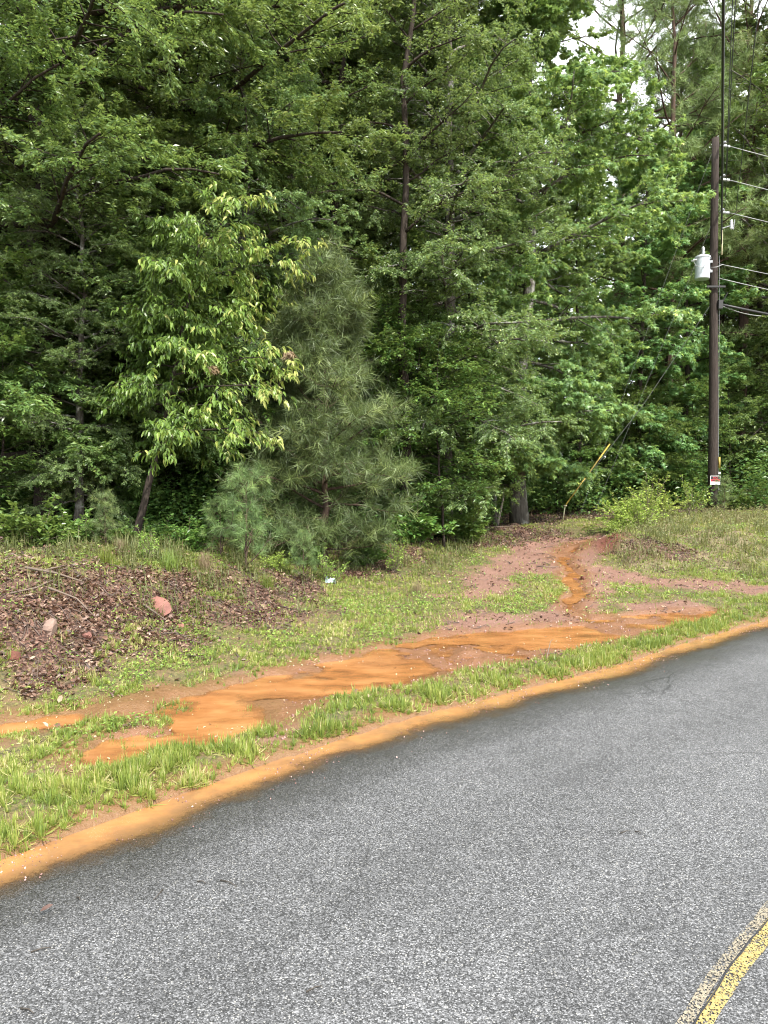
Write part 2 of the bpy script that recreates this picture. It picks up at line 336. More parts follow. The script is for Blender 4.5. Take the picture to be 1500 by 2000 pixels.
k = NT('ground'); k.gk = 0.72; v = k.coord(); nA = k.noise(v, 1.7, 6); nB = k.noise(v, 14, 5, .65); nC = k.noise(v, 70, 3, .7)
vor = k.n('ShaderNodeTexVoronoi', {'Vector': v, 'Scale': 55.0, 'Randomness': 1.0}); vcol = vor.outputs['Color']; vr = k.n('ShaderNodeSeparateColor', {0: vcol})
soil = k.mix(nB, (.15, .07, .045), (.30, .17, .125)); soil = k.mix(k.ramp(nA, [(.4, 0.), (.65, 1.)]), soil, k.mix(nC, (.19, .09, .06), (.36, .215, .165)))
turf = k.mix(k.ramp(k.noise(v, 26, 5, .7), [(.35, 0.), (.65, 1.)]), (.05, .055, .02), (.21, .17, .07)); turf = k.mix(k.ramp(k.noise(v, 5, 4), [(.5, 0.), (.7, .8)]), turf, (.22, .13, .07))
lit = k.ramp(vr.outputs[0], [(0, (.05, .028, .02)), (.3, (.13, .065, .045)), (.6, (.24, .13, .095)), (.85, (.36, .24, .17)), (1, (.48, .36, .27))], 'CONSTANT')
lit = k.mix(k.ramp(nB, [(.35, .8), (.6, .1)]), lit, (.07, .035, .025))
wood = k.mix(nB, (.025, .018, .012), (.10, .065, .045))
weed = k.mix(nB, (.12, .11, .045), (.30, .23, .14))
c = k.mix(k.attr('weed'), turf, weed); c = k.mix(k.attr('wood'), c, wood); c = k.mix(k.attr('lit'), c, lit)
c = k.mix(k.attr('dirt'), c, soil); c = k.mix(k.attr('redface'), c, k.mix(nB, (.13, .045, .03), (.24, .09, .06))); c = k.mix(k.math('MULTIPLY', k.attr('wet'), .75), c, (.25, .12, .055))
rg = k.math('SUBTRACT', .85, k.math('MULTIPLY', k.attr('wet'), .5))
hh = k.math('ADD', k.math('MULTIPLY', nC, .5), nB)
M['ground'] = k.done(k.pbr(c, rg, k.bump(hh, .8, .03), .35))
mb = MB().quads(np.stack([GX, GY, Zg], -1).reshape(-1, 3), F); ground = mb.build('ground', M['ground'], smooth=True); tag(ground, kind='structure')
wet = np.maximum(zn['pud'], sstep(-.35, .0, np.maximum.reduce([poly_sd(GX, GY, p) for p in Z_PUD]) + (fbm(GX, GY, 5, 51) - .5) * .3))
wet = np.maximum(wet, 1 - sstep(.05, .30, edge_sd(GX, GY) + (fbm(GX, GY, 4, 52) - .5) * .35))
rf = sstep(.5, .1, np.hypot(GX - red[0], (GY - red[1])) + (fbm(GX, GY, 4, 8) - .5) * .3)
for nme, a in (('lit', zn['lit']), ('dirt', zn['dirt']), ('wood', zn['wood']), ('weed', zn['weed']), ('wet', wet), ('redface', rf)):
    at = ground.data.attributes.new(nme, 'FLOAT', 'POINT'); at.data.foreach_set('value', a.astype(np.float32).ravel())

# ------------------------------------------------------------------ muddy water in the ditch and on the trail
allp = np.vstack([np.array([q[:2] for q in p]) for p in Z_PUD]); x0, y0 = allp.min(0) - .3; x1, y1 = allp.max(0) + .3
x0 = max(x0, -4.5)
wx, wy = np.meshgrid(np.arange(x0, x1, .05), np.arange(y0, y1, .05), indexing='ij')
psd = np.maximum.reduce([poly_sd(wx, wy, p) for p in Z_PUD]); wz = H0(wx, wy) - .030 + .004 * (fbm(wx, wy, 6, 77) - .5)
for (bx, by), br, bh in BUMPS: wz = wz + bh * np.exp(-((wx - bx) ** 2 + (wy - by) ** 2) / (br * br))
idx = np.arange(wx.size).reshape(wx.shape); F = np.stack([idx[:-1, :-1], idx[1:, :-1], idx[1:, 1:], idx[:-1, 1:]], -1).reshape(-1, 4)
keep = (psd[:-1, :-1] > -.22).reshape(-1); F = F[keep]; used = np.unique(F); re = np.full(wx.size, -1); re[used] = np.arange(len(used))
def wsh(sh):
    q = k.n('ShaderNodeMixShader', {0: k.ramp(k.math('MULTIPLY', k.math('ADD', k.attr('depth'), k.math('MULTIPLY', k.math('SUBTRACT', k.noise(v, 22, 4), .5), .012)), 10.), [(.0, 0.), (.07, .55), (.22, 1.)])}); k.t.links.new(k.n('ShaderNodeBsdfTransparent').outputs[0], q.inputs[1]); k.t.links.new(sh, q.inputs[2]); return q.outputs[0]
k = NT('muddy_water'); k.gk = 0.80; v = k.coord(); mp = k.n('ShaderNodeMapping', {0: v, 'Rotation': (0, 0, R(-42)), 'Scale': (1.3, 3.0, 1)}).outputs[0]
n1 = k.noise(mp, 1.6, 6, .6); n2 = k.noise(mp, 7, 4, .6)
c = k.ramp(n1, [(.30, (.19, .08, .03)), (.46, (.33, .14, .048)), (.68, (.46, .22, .085))]); c = k.mix(k.ramp(k.noise(v, .9, 3), [(.45, 0.), (.7, .6)]), c, (.20, .09, .045))
M['mud'] = k.done(wsh(k.pbr(c, .09, k.bump(k.math('ADD', k.math('MULTIPLY', n2, .35), n1), .16, .03), .5)))
o = MB().quads(np.stack([wx, wy, wz], -1).reshape(-1, 3)[used], re[F]).build('muddy_water', M['mud'], smooth=True); tag(o, kind='structure')

dep = (wz - HG(wx, wy)).ravel()[used]; at = o.data.attributes.new('depth', 'FLOAT', 'POINT'); at.data.foreach_set('value', dep.astype(np.float32))
# ------------------------------------------------------------------ road
tt = np.concatenate([[0], np.cumsum(np.linalg.norm(np.diff(EDGE, axis=0), axis=1))])
def edge_at(s): return np.stack([np.interp(s, tt, EDGE[:, 0]), np.interp(s, tt, EDGE[:, 1])], -1)
ss = np.concatenate([np.arange(0, 38, 1.0), np.arange(38, 62, .1), np.arange(62, tt[-1], 1.0)]); E = edge_at(ss)
Tn = np.gradient(E, axis=0); Tn /= np.linalg.norm(Tn, axis=1, keepdims=True)
for _ in range(12): Tn[1:-1] = (Tn[:-2] + Tn[1:-1] + Tn[2:]) / 3
Nr = np.stack([Tn[:, 1], -Tn[:, 0]], -1)
def strip(name, offs, zfun, mat, wob=0, extra=None, seed=3):
    offs = np.asarray(offs, float); P = E[:, None] + Nr[:, None] * offs[None, :, None]
    if wob:
        wv = (fbm(P[..., 0], P[..., 1], 6, seed) - .5) * wob; P = P + Nr[:, None] * wv[..., None]
    z = zfun(P[..., 0], P[..., 1], offs[None, :] + 0 * P[..., 0]); n_, m_ = P.shape[:2]
    ii = np.arange(n_ * m_).reshape(n_, m_); Fq = np.stack([ii[:-1, :-1], ii[:-1, 1:], ii[1:, 1:], ii[1:, :-1]], -1).reshape(-1, 4)[:, ::-1]
    o_ = MB().quads(np.concatenate([P, z[..., None]], -1).reshape(-1, 3), Fq).build(name, mat, smooth=True)
    at_ = o_.data.attributes.new('off', 'FLOAT', 'POINT'); at_.data.foreach_set('value', np.broadcast_to(offs[None], (n_, m_)).astype(np.float32).ravel())
    return tag(o_, kind='structure')
k = NT('chip_seal_asphalt'); k.gk = 0.86; v = k.coord(); off = k.attr('off')
vo = k.n('ShaderNodeTexVoronoi', {'Vector': v, 'Scale': 190.0}); sp = k.n('ShaderNodeSeparateColor', {0: vo.outputs['Color']})
v2 = k.n('ShaderNodeTexVoronoi', {'Vector': v, 'Scale': 120.0}); sp2 = k.n('ShaderNodeSeparateColor', {0: v2.outputs['Color']})
chip = k.ramp(sp.outputs[0], [(0, .035), (.2, .068), (.42, .115), (.62, .165), (.80, .225), (.94, .33)], 'CONSTANT')
edge = k.ramp(vo.outputs['Distance'], [(.0, 1.), (.55, .85), (.9, .25)])
c = k.mix(1.0, chip, edge, 'MULTIPLY'); c = k.mix(k.math('MULTIPLY', k.ramp(sp2.outputs[1], [(.88, 0.), (.94, 1.)]), k.ramp(v2.outputs['Distance'], [(.3, .6), (.45, 0.)])), c, (.55, .53, .47))
c = k.mix(.6, c, (.97, .98, 1.02), 'MULTIPLY')
big = k.mix(.5, k.ramp(k.noise(v, .7, 5, .65), [(.35, .70), (.65, 1.15)]), k.ramp(k.noise(v, 6, 4, .65), [(.35, .75), (.65, 1.15)])); c = k.mix(1., c, big, 'MULTIPLY'); c = k.mix(1., c, k.ramp(k.math('MULTIPLY', off, .2), [(.10, .84), (.19, 1.02), (.27, .9), (.40, 1.08), (.52, .94)]), 'MULTIPLY')
wob = k.noise(v, 5, 4); woff = k.math('ADD', off, k.math('MULTIPLY', k.math('SUBTRACT', k.noise(v, 1.6, 4), .5), .5))
wetm = k.ramp(woff, [(.16, 1.), (.36, .7), (.75, 0.)]); c = k.mix(k.math('MULTIPLY', wetm, .72), c, (.018, .017, .014))
ck = k.n('ShaderNodeTexVoronoi', {'Vector': k.mix(.12, v, k.n('ShaderNodeTexNoise', {'Vector': v, 'Scale': 3.0, 'Detail': 5.0}).outputs[1], 'ADD'), 'Scale': .8}, feature='DISTANCE_TO_EDGE').outputs[0]
ckm = k.math('MULTIPLY', k.ramp(ck, [(.0, 1.), (.006, 0.)]), k.ramp(k.noise(v, .55, 2), [(.52, 0.), (.6, .75)])); c = k.mix(ckm, c, (.012, .012, .012))
rg = k.math('SUBTRACT', .62, k.math('MULTIPLY', wetm, .35))
M['asphalt'] = k.done(k.pbr(c, rg, k.bump(k.math('SUBTRACT', sp.outputs[0], k.math('MULTIPLY', vo.outputs['Distance'], .8)), .55, .006), .6))
offs = np.concatenate([np.linspace(-.06, 1, 14), np.linspace(1.3, ROADW, 12)])
road_z = lambda x, y, o: -.0 + .012 * np.clip(o, 0, 2.6) - .012 * np.clip(o - 2.6, 0, 9) - .012
strip('road', offs, road_z, M['asphalt'])
# silty runoff over the asphalt edge
k = NT('silty_runoff'); k.gk = 0.8; v = k.coord(); off = k.attr('off'); ns = k.noise(v, 1.5, 5); n6 = k.noise(v, 9, 4)
mp = k.n('ShaderNodeMapping', {0: v, 'Rotation': (0, 0, R(-44)), 'Scale': (2.0, 4.5, 1)}).outputs[0]; rip = k.noise(mp, 4, 4)
c = k.mix(rip, (.30, .135, .048), (.44, .23, .09)); gr = k.n('ShaderNodeTexVoronoi', {'Vector': v, 'Scale': 120.0}); c = k.mix(k.math('MULTIPLY', k.ramp(gr.outputs['Distance'], [(.12, 1.), (.25, 0.)]), k.ramp(k.noise(v, 5, 3), [(.5, 0.), (.62, .55)])), c, (.55, .45, .32)); c = k.mix(k.ramp(k.noise(v, 3.5, 5, .7), [(.42, 0.), (.62, .75)]), c, (.22, .12, .06)); c = k.mix(k.ramp(off, [(.10, 0.), (.27, 1.)]), c, (.13, .08, .035))
al = k.math('ADD', off, k.math('MULTIPLY', k.math('SUBTRACT', ns, .5), .42)); al = k.math('ADD', al, k.math('MULTIPLY', k.math('SUBTRACT', n6, .5), .16)); al = k.math('ADD', al, k.math('MULTIPLY', k.math('SUBTRACT', k.noise(v, .45, 2), .5), .3)); al = k.math('ADD', al, k.math('MULTIPLY', k.math('SUBTRACT', k.noise(v, 60, 3), .5), .10))
al = k.ramp(al, [(.10, 1.), (.16, .85), (.22, .35), (.33, 0.)]); al = k.math('MULTIPLY', al, k.ramp(off, [(.42, 1.), (.5, 0.)]))
msx = k.n('ShaderNodeMixShader', {0: al}); k.t.links.new(k.n('ShaderNodeBsdfTransparent').outputs[0], msx.inputs[1])
k.t.links.new(k.pbr(c, .2, k.bump(rip, .14, .02), .35), msx.inputs[2]); M['runoff'] = k.done(msx.outputs[0])
strip('muddy_runoff', np.linspace(-.03, .52, 12), lambda x, y, o: road_z(x, y, o) + .008 - .006 * sstep(.0, .5, o), M['runoff'])
# worn yellow centre line
def paint(name, col, lo, hi):
    k = NT(name); k.gk = .78; v = k.coord(); vo = k.n('ShaderNodeTexVoronoi', {'Vector': v, 'Scale': 190.0}); sp = k.n('ShaderNodeSeparateColor', {0: vo.outputs['Color']})
    m = k.ramp(k.math('ADD', k.math('MULTIPLY', sp.outputs[1], .7), k.math('MULTIPLY', k.noise(v, 7, 3), .5)), [(lo, 0.), (hi, 1.)])
    cc = k.mix(sp.outputs[2], tuple(x * .6 for x in col), col)
    q = k.n('ShaderNodeMixShader', {0: m}); k.t.links.new(k.n('ShaderNodeBsdfTransparent').outputs[0], q.inputs[1]); k.t.links.new(k.pbr(cc, .6), q.inputs[2]); return k.done(q.outputs[0])
CL = edge_sd(*[np.array([q]) for q in at_z(1432, 1900, 0)[:2]])[0] * -1
zl = lambda x, y, o: road_z(x, y, o) + .004
strip('yellow_centre_line', [CL - .004, CL + .045], zl, paint('yellow_paint', (.50, .38, .13), .40, .60), wob=.02)
strip('faded_centre_line', [CL - .048, CL - .010], zl, paint('faded_paint', (.36, .31, .22), .50, .72), wob=.02, seed=9)
strip('centre_line_crack', [CL - .009, CL - .004], lambda x, y, o: road_z(x, y, o) + .007, plain('crack_fill', (.02, .02, .022), .9), wob=.035, seed=15)

# ------------------------------------------------------------------ trees
def nrm(v): return v / (np.linalg.norm(v, axis=-1, keepdims=True) + 1e-9)
def samp(P, Rr, s):
    """P (B,n,3), s (B,m) in 0..1 -> points, tangents, radii (B,m,..)"""
    n = P.shape[1]; f = np.clip(s, 0, .9999) * (n - 1); i = f.astype(int); t = (f - i)[..., None]; b = np.arange(len(P))[:, None]
    p = P[b, i] * (1 - t) + P[b, i + 1] * t; return p, nrm(P[b, i + 1] - P[b, i]), Rr[b, i] * (1 - t[..., 0]) + Rr[b, i + 1] * t[..., 0]
def grow(rg, start, dirs, length, r0, n=6, droop=0., wob=.12, lift=0.):
    """curved tapering branches from start points along dirs"""
    B = len(start); P = np.zeros((B, n, 3)); P[:, 0] = start; d = nrm(dirs); st = (length / (n - 1))[:, None]
    for i in range(1, n):
        d = nrm(d + rg.normal(0, wob, (B, 3)) + np.array([0, 0, (lift - droop * i / n)])); P[:, i] = P[:, i - 1] + d * st
    return P, r0[:, None] * np.linspace(1, .25, n)[None]
def side_dirs(rg, T, sgn, lo, hi, up=.15, jit=.3):
    H = np.stack([-T[..., 1], T[..., 0], 0 * T[..., 0]], -1); H = nrm(H + 1e-6); a = rg.uniform(lo, hi, T.shape[:-1])[..., None]
    return nrm(T * np.cos(a) + H * np.sin(a) * sgn[..., None] + np.array([0, 0, up]) + rg.normal(0, jit, T.shape))
def rep_children(rg, P, Rr, per, smin, smax, lfac, lmin, lo, hi, n, droop, up=.15, wob=.12, rfac=.5, taper=.6):
    B = len(P); L0 = np.linalg.norm(np.diff(P, axis=1), axis=2).sum(1)
    s = smin + (smax - smin) * (np.arange(per)[None] + rg.random((B, per))) / per; sg = np.where((np.arange(per)[None] + rg.integers(0, 2, (B, 1))) % 2 == 0, 1., -1.)
    p, t, r = samp(P, Rr, s); d = side_dirs(rg, t, sg, lo, hi, up); ln = np.maximum(L0[:, None] * lfac * (1 - taper * s) * rg.uniform(.7, 1.2, s.shape), lmin)
    return grow(rg, p.reshape(-1, 3), d.reshape(-1, 3), ln.ravel(), (r * rfac).ravel(), n, droop, wob)
LEAF = ([(0, 0, 0), (.45, -.5, .08), (1, 0, -.06), (.45, .5, .08)], [(0, 1, 2), (0, 2, 3)])
LONG = ([(0, 0, 0), (.3, -.5, .1), (.3, .5, .1), (.72, -.36, -.02), (.72, .36, -.02), (1, 0, -.3), (.3, 0, .0), (.72, 0, -.1)],
        [(0, 1, 6), (0, 6, 2), (1, 3, 7, 6), (6, 7, 4, 2), (3, 5, 7), (7, 5, 4)])
def star():
    V = []
    for i in range(10):
        a = math.pi * (i / 5) ; r = (.62, .55, .55, .5, .5)[[0, 1, 4, 2, 3].index(i // 2) if i // 2 in (0, 1, 4, 2, 3) else 0] if i % 2 == 0 else .2
        V.append((.42 + r * math.cos(a), r * math.sin(a), -.12 * r if i % 2 == 0 else .02))
    return V + [(.4, 0, .06)], [(i, (i + 1) % 10, 10) for i in range(10)]
STAR = star()
NEEDLE = ([(0, -.5, 0), (0, .5, 0), (1, 0, 0)], [(0, 1, 2)])
def leaves_on(mb, rg, P, Rr, per, size, wid, tmpl, droop=.25, smin=.1, spread=(.6, 1.3), flat=.35, tint=(.5, .22), off=0., tipb=0., cr=1.):
    B = len(P); s = smin + (1 - smin) * rg.random((B, per)) ** .85; p, t, _ = samp(P, Rr, s)
    sg = np.where(rg.random((B, per)) < .5, 1., -1.); a = side_dirs(rg, t, sg, spread[0], spread[1], 0, .25) + np.array([0, 0, -droop]); a = nrm(a).reshape(-1, 3)
    p = p.reshape(-1, 3) + rg.normal(0, off + 1e-4, (B * per, 3)); up = rg.normal(0, flat, a.shape) + np.array([0, 0, 1.]); b = nrm(np.cross(up, a)); n = np.cross(a, b)
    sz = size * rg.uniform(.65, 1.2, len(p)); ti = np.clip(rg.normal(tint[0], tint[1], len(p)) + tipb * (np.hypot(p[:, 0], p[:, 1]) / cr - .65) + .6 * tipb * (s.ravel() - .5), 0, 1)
    mb.scatter(tmpl[0], tmpl[1], p, a, b, n, np.stack([sz, sz * wid, sz], 1), ti)
def needles_on(mb, rg, P, Rr, per, size, wid, smin=.3, fwd=.7, tint=(.5, .2), droop=.1):
    B = len(P); s = smin + (1 - smin) * rg.random((B, per)); s[:, : per // 4] = 1; p, t, _ = samp(P, Rr, s)
    rnd = rg.normal(0, 1, t.shape); rad = nrm(rnd - (rnd * t).sum(-1, keepdims=True) * t)
    a = nrm(t * fwd * rg.uniform(.3, 1.6, s.shape)[..., None] + rad + np.array([0, 0, -droop])).reshape(-1, 3); b = nrm(np.cross(rg.normal(0, 1, a.shape), a)); n = np.cross(a, b)
    p = p.reshape(-1, 3); sz = size * rg.uniform(.7, 1.15, len(p)); base = np.repeat(rg.normal(tint[0], tint[1], B), per)
    mb.scatter(NEEDLE[0], NEEDLE[1], p, a, b, n, np.stack([sz, np.full(len(p), wid), sz], 1), np.clip(base + rg.normal(0, .12, len(p)), 0, 1))

def trunk_path(rg, H, r, lean=(0, 0), wob=.06, n=16):
    z = np.linspace(0, 1, n); ph = rg.uniform(0, 6, 4)
    x = lean[0] * z ** 1.1 * H + wob * H * .12 * (np.sin(z * 5 + ph[0]) - np.sin(ph[0])) + rg.normal(0, .004 * H, n) * (z > 0)
    y = lean[1] * z ** 1.1 * H + wob * H * .12 * (np.sin(z * 4 + ph[1]) - np.sin(ph[1]))
    P = np.stack([x, y, z * H - .15 * (z == 0)], -1); rr = r * (1 - .88 * z ** .9); rr[0] *= 1.35; rr[1] *= 1.0
    return P[None], rr[None]
def make_tree(name, seed, H, r, h0, crown_r, mats, nl=34, sec=9, twg=4, per=16, leaf=.09, wid=.45, tmpl=LEAF, droop=.25, limb_el=(10, 55), ldroop=.08,
              prof='oval', lean=(0, 0), flat=.4, tint=(.5, .22), off=.02, top=.98, tw_len=.30, bias=None, needles=None, spread=(.5, 1.3), wob=.06, smin2=.15, tipb=.25):
    rg = np.random.default_rng(seed); TP, TR = trunk_path(rg, H, r, lean, wob)
    t = h0 / H + (top - h0 / H) * ((np.arange(nl) + rg.random(nl) * .8) / nl); u = (t - h0 / H) / (1 - h0 / H + 1e-6)
    p, tg, rr = samp(TP, TR, t[None]); p = p[0]; rr = rr[0]
    pf = {'oval': np.sqrt(np.clip(1 - (u * 1.02 - .30) ** 2 / .56, .02, 1)), 'cone': (1 - u) ** .8 * .9 + .12, 'flat': .5 + .6 * np.sin(np.clip(u, 0, 1) * 3.0), 'gum': np.interp(u, [0, .10, .22, .5, 1], [.45, .7, 1.0, .85, .15]), 'ypine': np.interp(u, [0, .15, .4, .75, 1], [.75, 1.0, .9, .55, .2]), 'open': .75 + .3 * np.sin(u * 9)}[prof]
    az = np.arange(nl) * 2.39996 + rg.normal(0, .35, nl); ln = crown_r * pf * rg.uniform(.72, 1.12, nl)
    if bias: ln = ln * (1 + bias[1] * np.cos(az - bias[0]))
    el = np.radians(limb_el[0] + (limb_el[1] - limb_el[0]) * u + rg.normal(0, 8, nl))
    d = np.stack([np.cos(az) * np.cos(el), np.sin(az) * np.cos(el), np.sin(el)], -1)
    LP, LR = grow(rg, p, d, ln, np.minimum(rr * .5, .010 + ln * .012), 8, ldroop, .10)
    SP, SR = rep_children(rg, LP, LR, sec, smin2, .98, .48, .25, .6, 1.15, 5, ldroop * 1.3, .12)
    WP, WR = rep_children(rg, SP, SR, twg, .15, 1., .5, tw_len, .4, 1.0, 4, droop * .25, .05, taper=.3)
    LP2, _ = LP[:, -3:], 0
    wood = MB().tubes(TP, TR, 10); wood.tubes(LP, LR, 5); wood.tubes(SP, np.maximum(SR, .004), 3, cap=False)
    wt = WP if len(WP) < 9000 else WP[::3]; wood.tubes(wt, np.full(wt.shape[:2], .0028), 3, cap=False)
    cr_ = MB()
    AP = np.concatenate([WP, SP[:, 1:]]); AR = np.concatenate([WR, SR[:, 1:]])
    if needles: needles_on(cr_, rg, AP, AR, per, needles[0], needles[1], needles[2], tint=tint, droop=droop)
    else: 
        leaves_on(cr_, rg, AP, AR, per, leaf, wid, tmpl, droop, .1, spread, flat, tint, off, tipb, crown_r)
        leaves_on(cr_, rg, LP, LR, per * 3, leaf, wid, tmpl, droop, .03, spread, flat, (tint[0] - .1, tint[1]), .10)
    root = empty(name, (0, 0, -50)); wood.build('trunk', mats[0], root, smooth=True); cr_.build('crown', mats[1], root); root['_n'] = len(AP) * per
    return root
def put(proto, px, Y, rz, label, cat='tree', group=None, sc=1, first=True, dz=-.05, name=None):
    x = (px - 750) / FPX * Y; o = proto
    if proto.get('_used'): o = copy_tree(proto, sc=sc)
    o['_used'] = 1; o.location = (x, Y, hz(x, Y) + dz); o.rotation_euler = (0, 0, rz); o.scale = (sc, sc, sc) if not isinstance(sc, tuple) else sc
    for q in ('label', 'category', 'group'):
        if q in o: del o[q]
    return tag(o, label, cat, group)

ROAD_G = 'trees along the front of the wood'
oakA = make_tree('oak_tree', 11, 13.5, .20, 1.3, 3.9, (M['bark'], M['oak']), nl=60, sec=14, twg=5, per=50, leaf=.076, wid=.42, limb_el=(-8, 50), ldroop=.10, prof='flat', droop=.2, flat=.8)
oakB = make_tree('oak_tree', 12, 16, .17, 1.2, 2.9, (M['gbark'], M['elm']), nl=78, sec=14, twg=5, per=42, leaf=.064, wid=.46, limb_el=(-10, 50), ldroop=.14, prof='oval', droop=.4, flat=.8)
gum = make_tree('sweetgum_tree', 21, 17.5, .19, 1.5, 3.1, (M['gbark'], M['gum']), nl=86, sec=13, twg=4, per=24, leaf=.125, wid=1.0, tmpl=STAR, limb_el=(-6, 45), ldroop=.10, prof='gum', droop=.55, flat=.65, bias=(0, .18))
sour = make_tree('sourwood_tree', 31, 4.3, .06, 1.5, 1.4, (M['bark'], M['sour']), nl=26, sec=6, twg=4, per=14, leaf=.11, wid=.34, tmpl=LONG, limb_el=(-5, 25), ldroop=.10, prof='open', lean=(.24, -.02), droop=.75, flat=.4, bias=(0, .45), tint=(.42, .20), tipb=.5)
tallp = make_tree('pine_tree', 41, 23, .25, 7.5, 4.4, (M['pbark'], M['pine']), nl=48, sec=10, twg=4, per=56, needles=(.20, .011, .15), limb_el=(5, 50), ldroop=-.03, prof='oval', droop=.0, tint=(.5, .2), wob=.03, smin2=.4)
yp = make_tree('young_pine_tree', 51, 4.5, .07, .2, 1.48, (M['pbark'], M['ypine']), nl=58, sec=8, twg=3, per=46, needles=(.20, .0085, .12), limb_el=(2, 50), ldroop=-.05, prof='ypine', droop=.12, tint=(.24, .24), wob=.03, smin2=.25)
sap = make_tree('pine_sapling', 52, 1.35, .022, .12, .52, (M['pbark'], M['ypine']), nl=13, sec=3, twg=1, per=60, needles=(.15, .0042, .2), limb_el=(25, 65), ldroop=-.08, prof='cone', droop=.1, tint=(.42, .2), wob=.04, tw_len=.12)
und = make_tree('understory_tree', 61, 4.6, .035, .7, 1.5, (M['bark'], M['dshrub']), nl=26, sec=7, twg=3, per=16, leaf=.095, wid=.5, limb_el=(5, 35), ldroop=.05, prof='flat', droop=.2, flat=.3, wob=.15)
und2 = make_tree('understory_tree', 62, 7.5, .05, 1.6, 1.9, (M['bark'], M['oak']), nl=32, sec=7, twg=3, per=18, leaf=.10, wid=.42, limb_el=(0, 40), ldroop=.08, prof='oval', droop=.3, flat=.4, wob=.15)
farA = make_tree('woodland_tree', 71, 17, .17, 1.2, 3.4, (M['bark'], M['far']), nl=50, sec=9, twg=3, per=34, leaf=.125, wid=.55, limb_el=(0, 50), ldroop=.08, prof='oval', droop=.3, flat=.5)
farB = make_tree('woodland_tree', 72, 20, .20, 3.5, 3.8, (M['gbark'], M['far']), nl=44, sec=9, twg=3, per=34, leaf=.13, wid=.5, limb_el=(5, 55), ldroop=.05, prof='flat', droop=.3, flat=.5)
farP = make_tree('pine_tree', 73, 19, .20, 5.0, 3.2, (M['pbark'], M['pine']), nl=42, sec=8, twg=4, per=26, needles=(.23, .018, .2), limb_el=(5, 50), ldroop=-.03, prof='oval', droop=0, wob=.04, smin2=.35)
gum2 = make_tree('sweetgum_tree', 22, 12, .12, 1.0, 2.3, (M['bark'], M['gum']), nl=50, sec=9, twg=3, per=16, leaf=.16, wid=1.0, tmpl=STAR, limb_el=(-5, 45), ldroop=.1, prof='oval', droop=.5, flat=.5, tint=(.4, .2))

put(oakA, 95, 11.3, .3, 'big dark green oak with small narrow leaves filling the upper left corner', group=ROAD_G)
put(oakA, -170, 10.2, 2.1, 'dark green oak at the left edge, left of the big oak', group=ROAD_G, sc=.95)
put(oakA, 330, 13.6, 4.0, 'dark oak rising behind the sourwood with yellowish drooping leaf tips', group=ROAD_G, sc=1.12)
put(sour, 262, 10.4, 0, 'leaning tree with long drooping leaves and pale yellow tips left of the young pine', group=ROAD_G)
put(oakB, 235, 12.4, .7, 'bushy fine leaved tree filling the gap left of the leaning sourwood', group=ROAD_G, sc=.62)
put(oakB, 470, 13.2, 2.9, 'fine leaved tree behind the gap between the sourwood and the young pine', group=ROAD_G, sc=.7)
put(oakB, 150, 10.7, 4.1, 'low fine leaved tree overlapping the left side of the sourwood crown', group=ROAD_G, sc=.42)
put(yp, 632, 11.8, .4, 'bushy young pine with soft grey green needles on the grassy bank', group=ROAD_G)
put(oakB, 560, 16.2, 1.0, 'slim grey barked tree rising straight behind the top of the young pine', group=ROAD_G, sc=1.0)
put(oakB, 655, 18.5, 3.2, 'second grey trunked tree just right of the trunk behind the young pine', group=ROAD_G, sc=1.05)
put(oakB, 868, 15.2, 5.0, 'fine leaved drooping oak between the young pine and the bright sweetgum', group=ROAD_G, sc=.98)
put(oakB, 780, 21.0, 2.0, 'tall fine leaved tree with a forked leaning trunk against a sky gap', group=ROAD_G, sc=1.12)
put(gum, 1015, 17.2, 0, 'bright green sweetgum with star leaves over a thick grey trunk beside the red track', group=ROAD_G)
put(tallp, 1205, 27, .5, 'tall pine with bare dark limbs showing against the white sky at upper right', group=ROAD_G)
put(gum2, 1245, 22.5, 1.2, 'dark green sweetgum behind the yellow guy guard', group=ROAD_G, sc=.9)
put(gum2, 1330, 24.5, 2.8, 'blue green sweetgum directly left of the utility pole', group=ROAD_G, sc=1.0)
put(tallp, 1443, 25.5, 3.9, 'thick dark trunked pine just right of the utility pole', group=ROAD_G, sc=.92)
put(farA, 1530, 24.5, 1.2, 'yellow green leafy tree at the right edge behind the wires', group=ROAD_G, sc=.95)
put(farP, 1310, 28, 1.2, 'pine with grey green boughs behind the transformer', group=ROAD_G, sc=.95)
put(farP, 1370, 31, 4.2, 'pine whose boughs fill the gap behind the top of the utility pole', group=ROAD_G, sc=1.05)
put(gum2, 1130, 21, 4.4, 'shaded sweetgum standing behind the right side of the bright sweetgum', group=ROAD_G, sc=.8)
put(farA, 1350, 33, 2.2, 'leafy tree showing above and behind the top of the utility pole', group=ROAD_G, sc=1.15)
put(farA, 1480, 29.5, .2, 'leafy tree behind the right hand wires near the corner of the picture', group=ROAD_G, sc=1.05)
slim = make_tree('slender_tree', 81, 15, .115, 6.0, 1.9, (M['bark'], M['elm']), nl=30, sec=8, twg=4, per=22, leaf=.07, wid=.46, limb_el=(25, 60), ldroop=.05, prof='oval', droop=.3, flat=.8, lean=(.05, 0), wob=.10)
put(slim, 560, 13.9, 0, 'slender dark trunked tree rising behind the left side of the young pine', group=ROAD_G, sc=1.0)
put(slim, 640, 15.0, 1.2, 'slender dark trunk leaning above the top of the young pine', group=ROAD_G, sc=1.0)
put(slim, 790, 14.0, 5.7, 'slender straight dark trunk rising right of the young pine', group=ROAD_G, sc=.95)
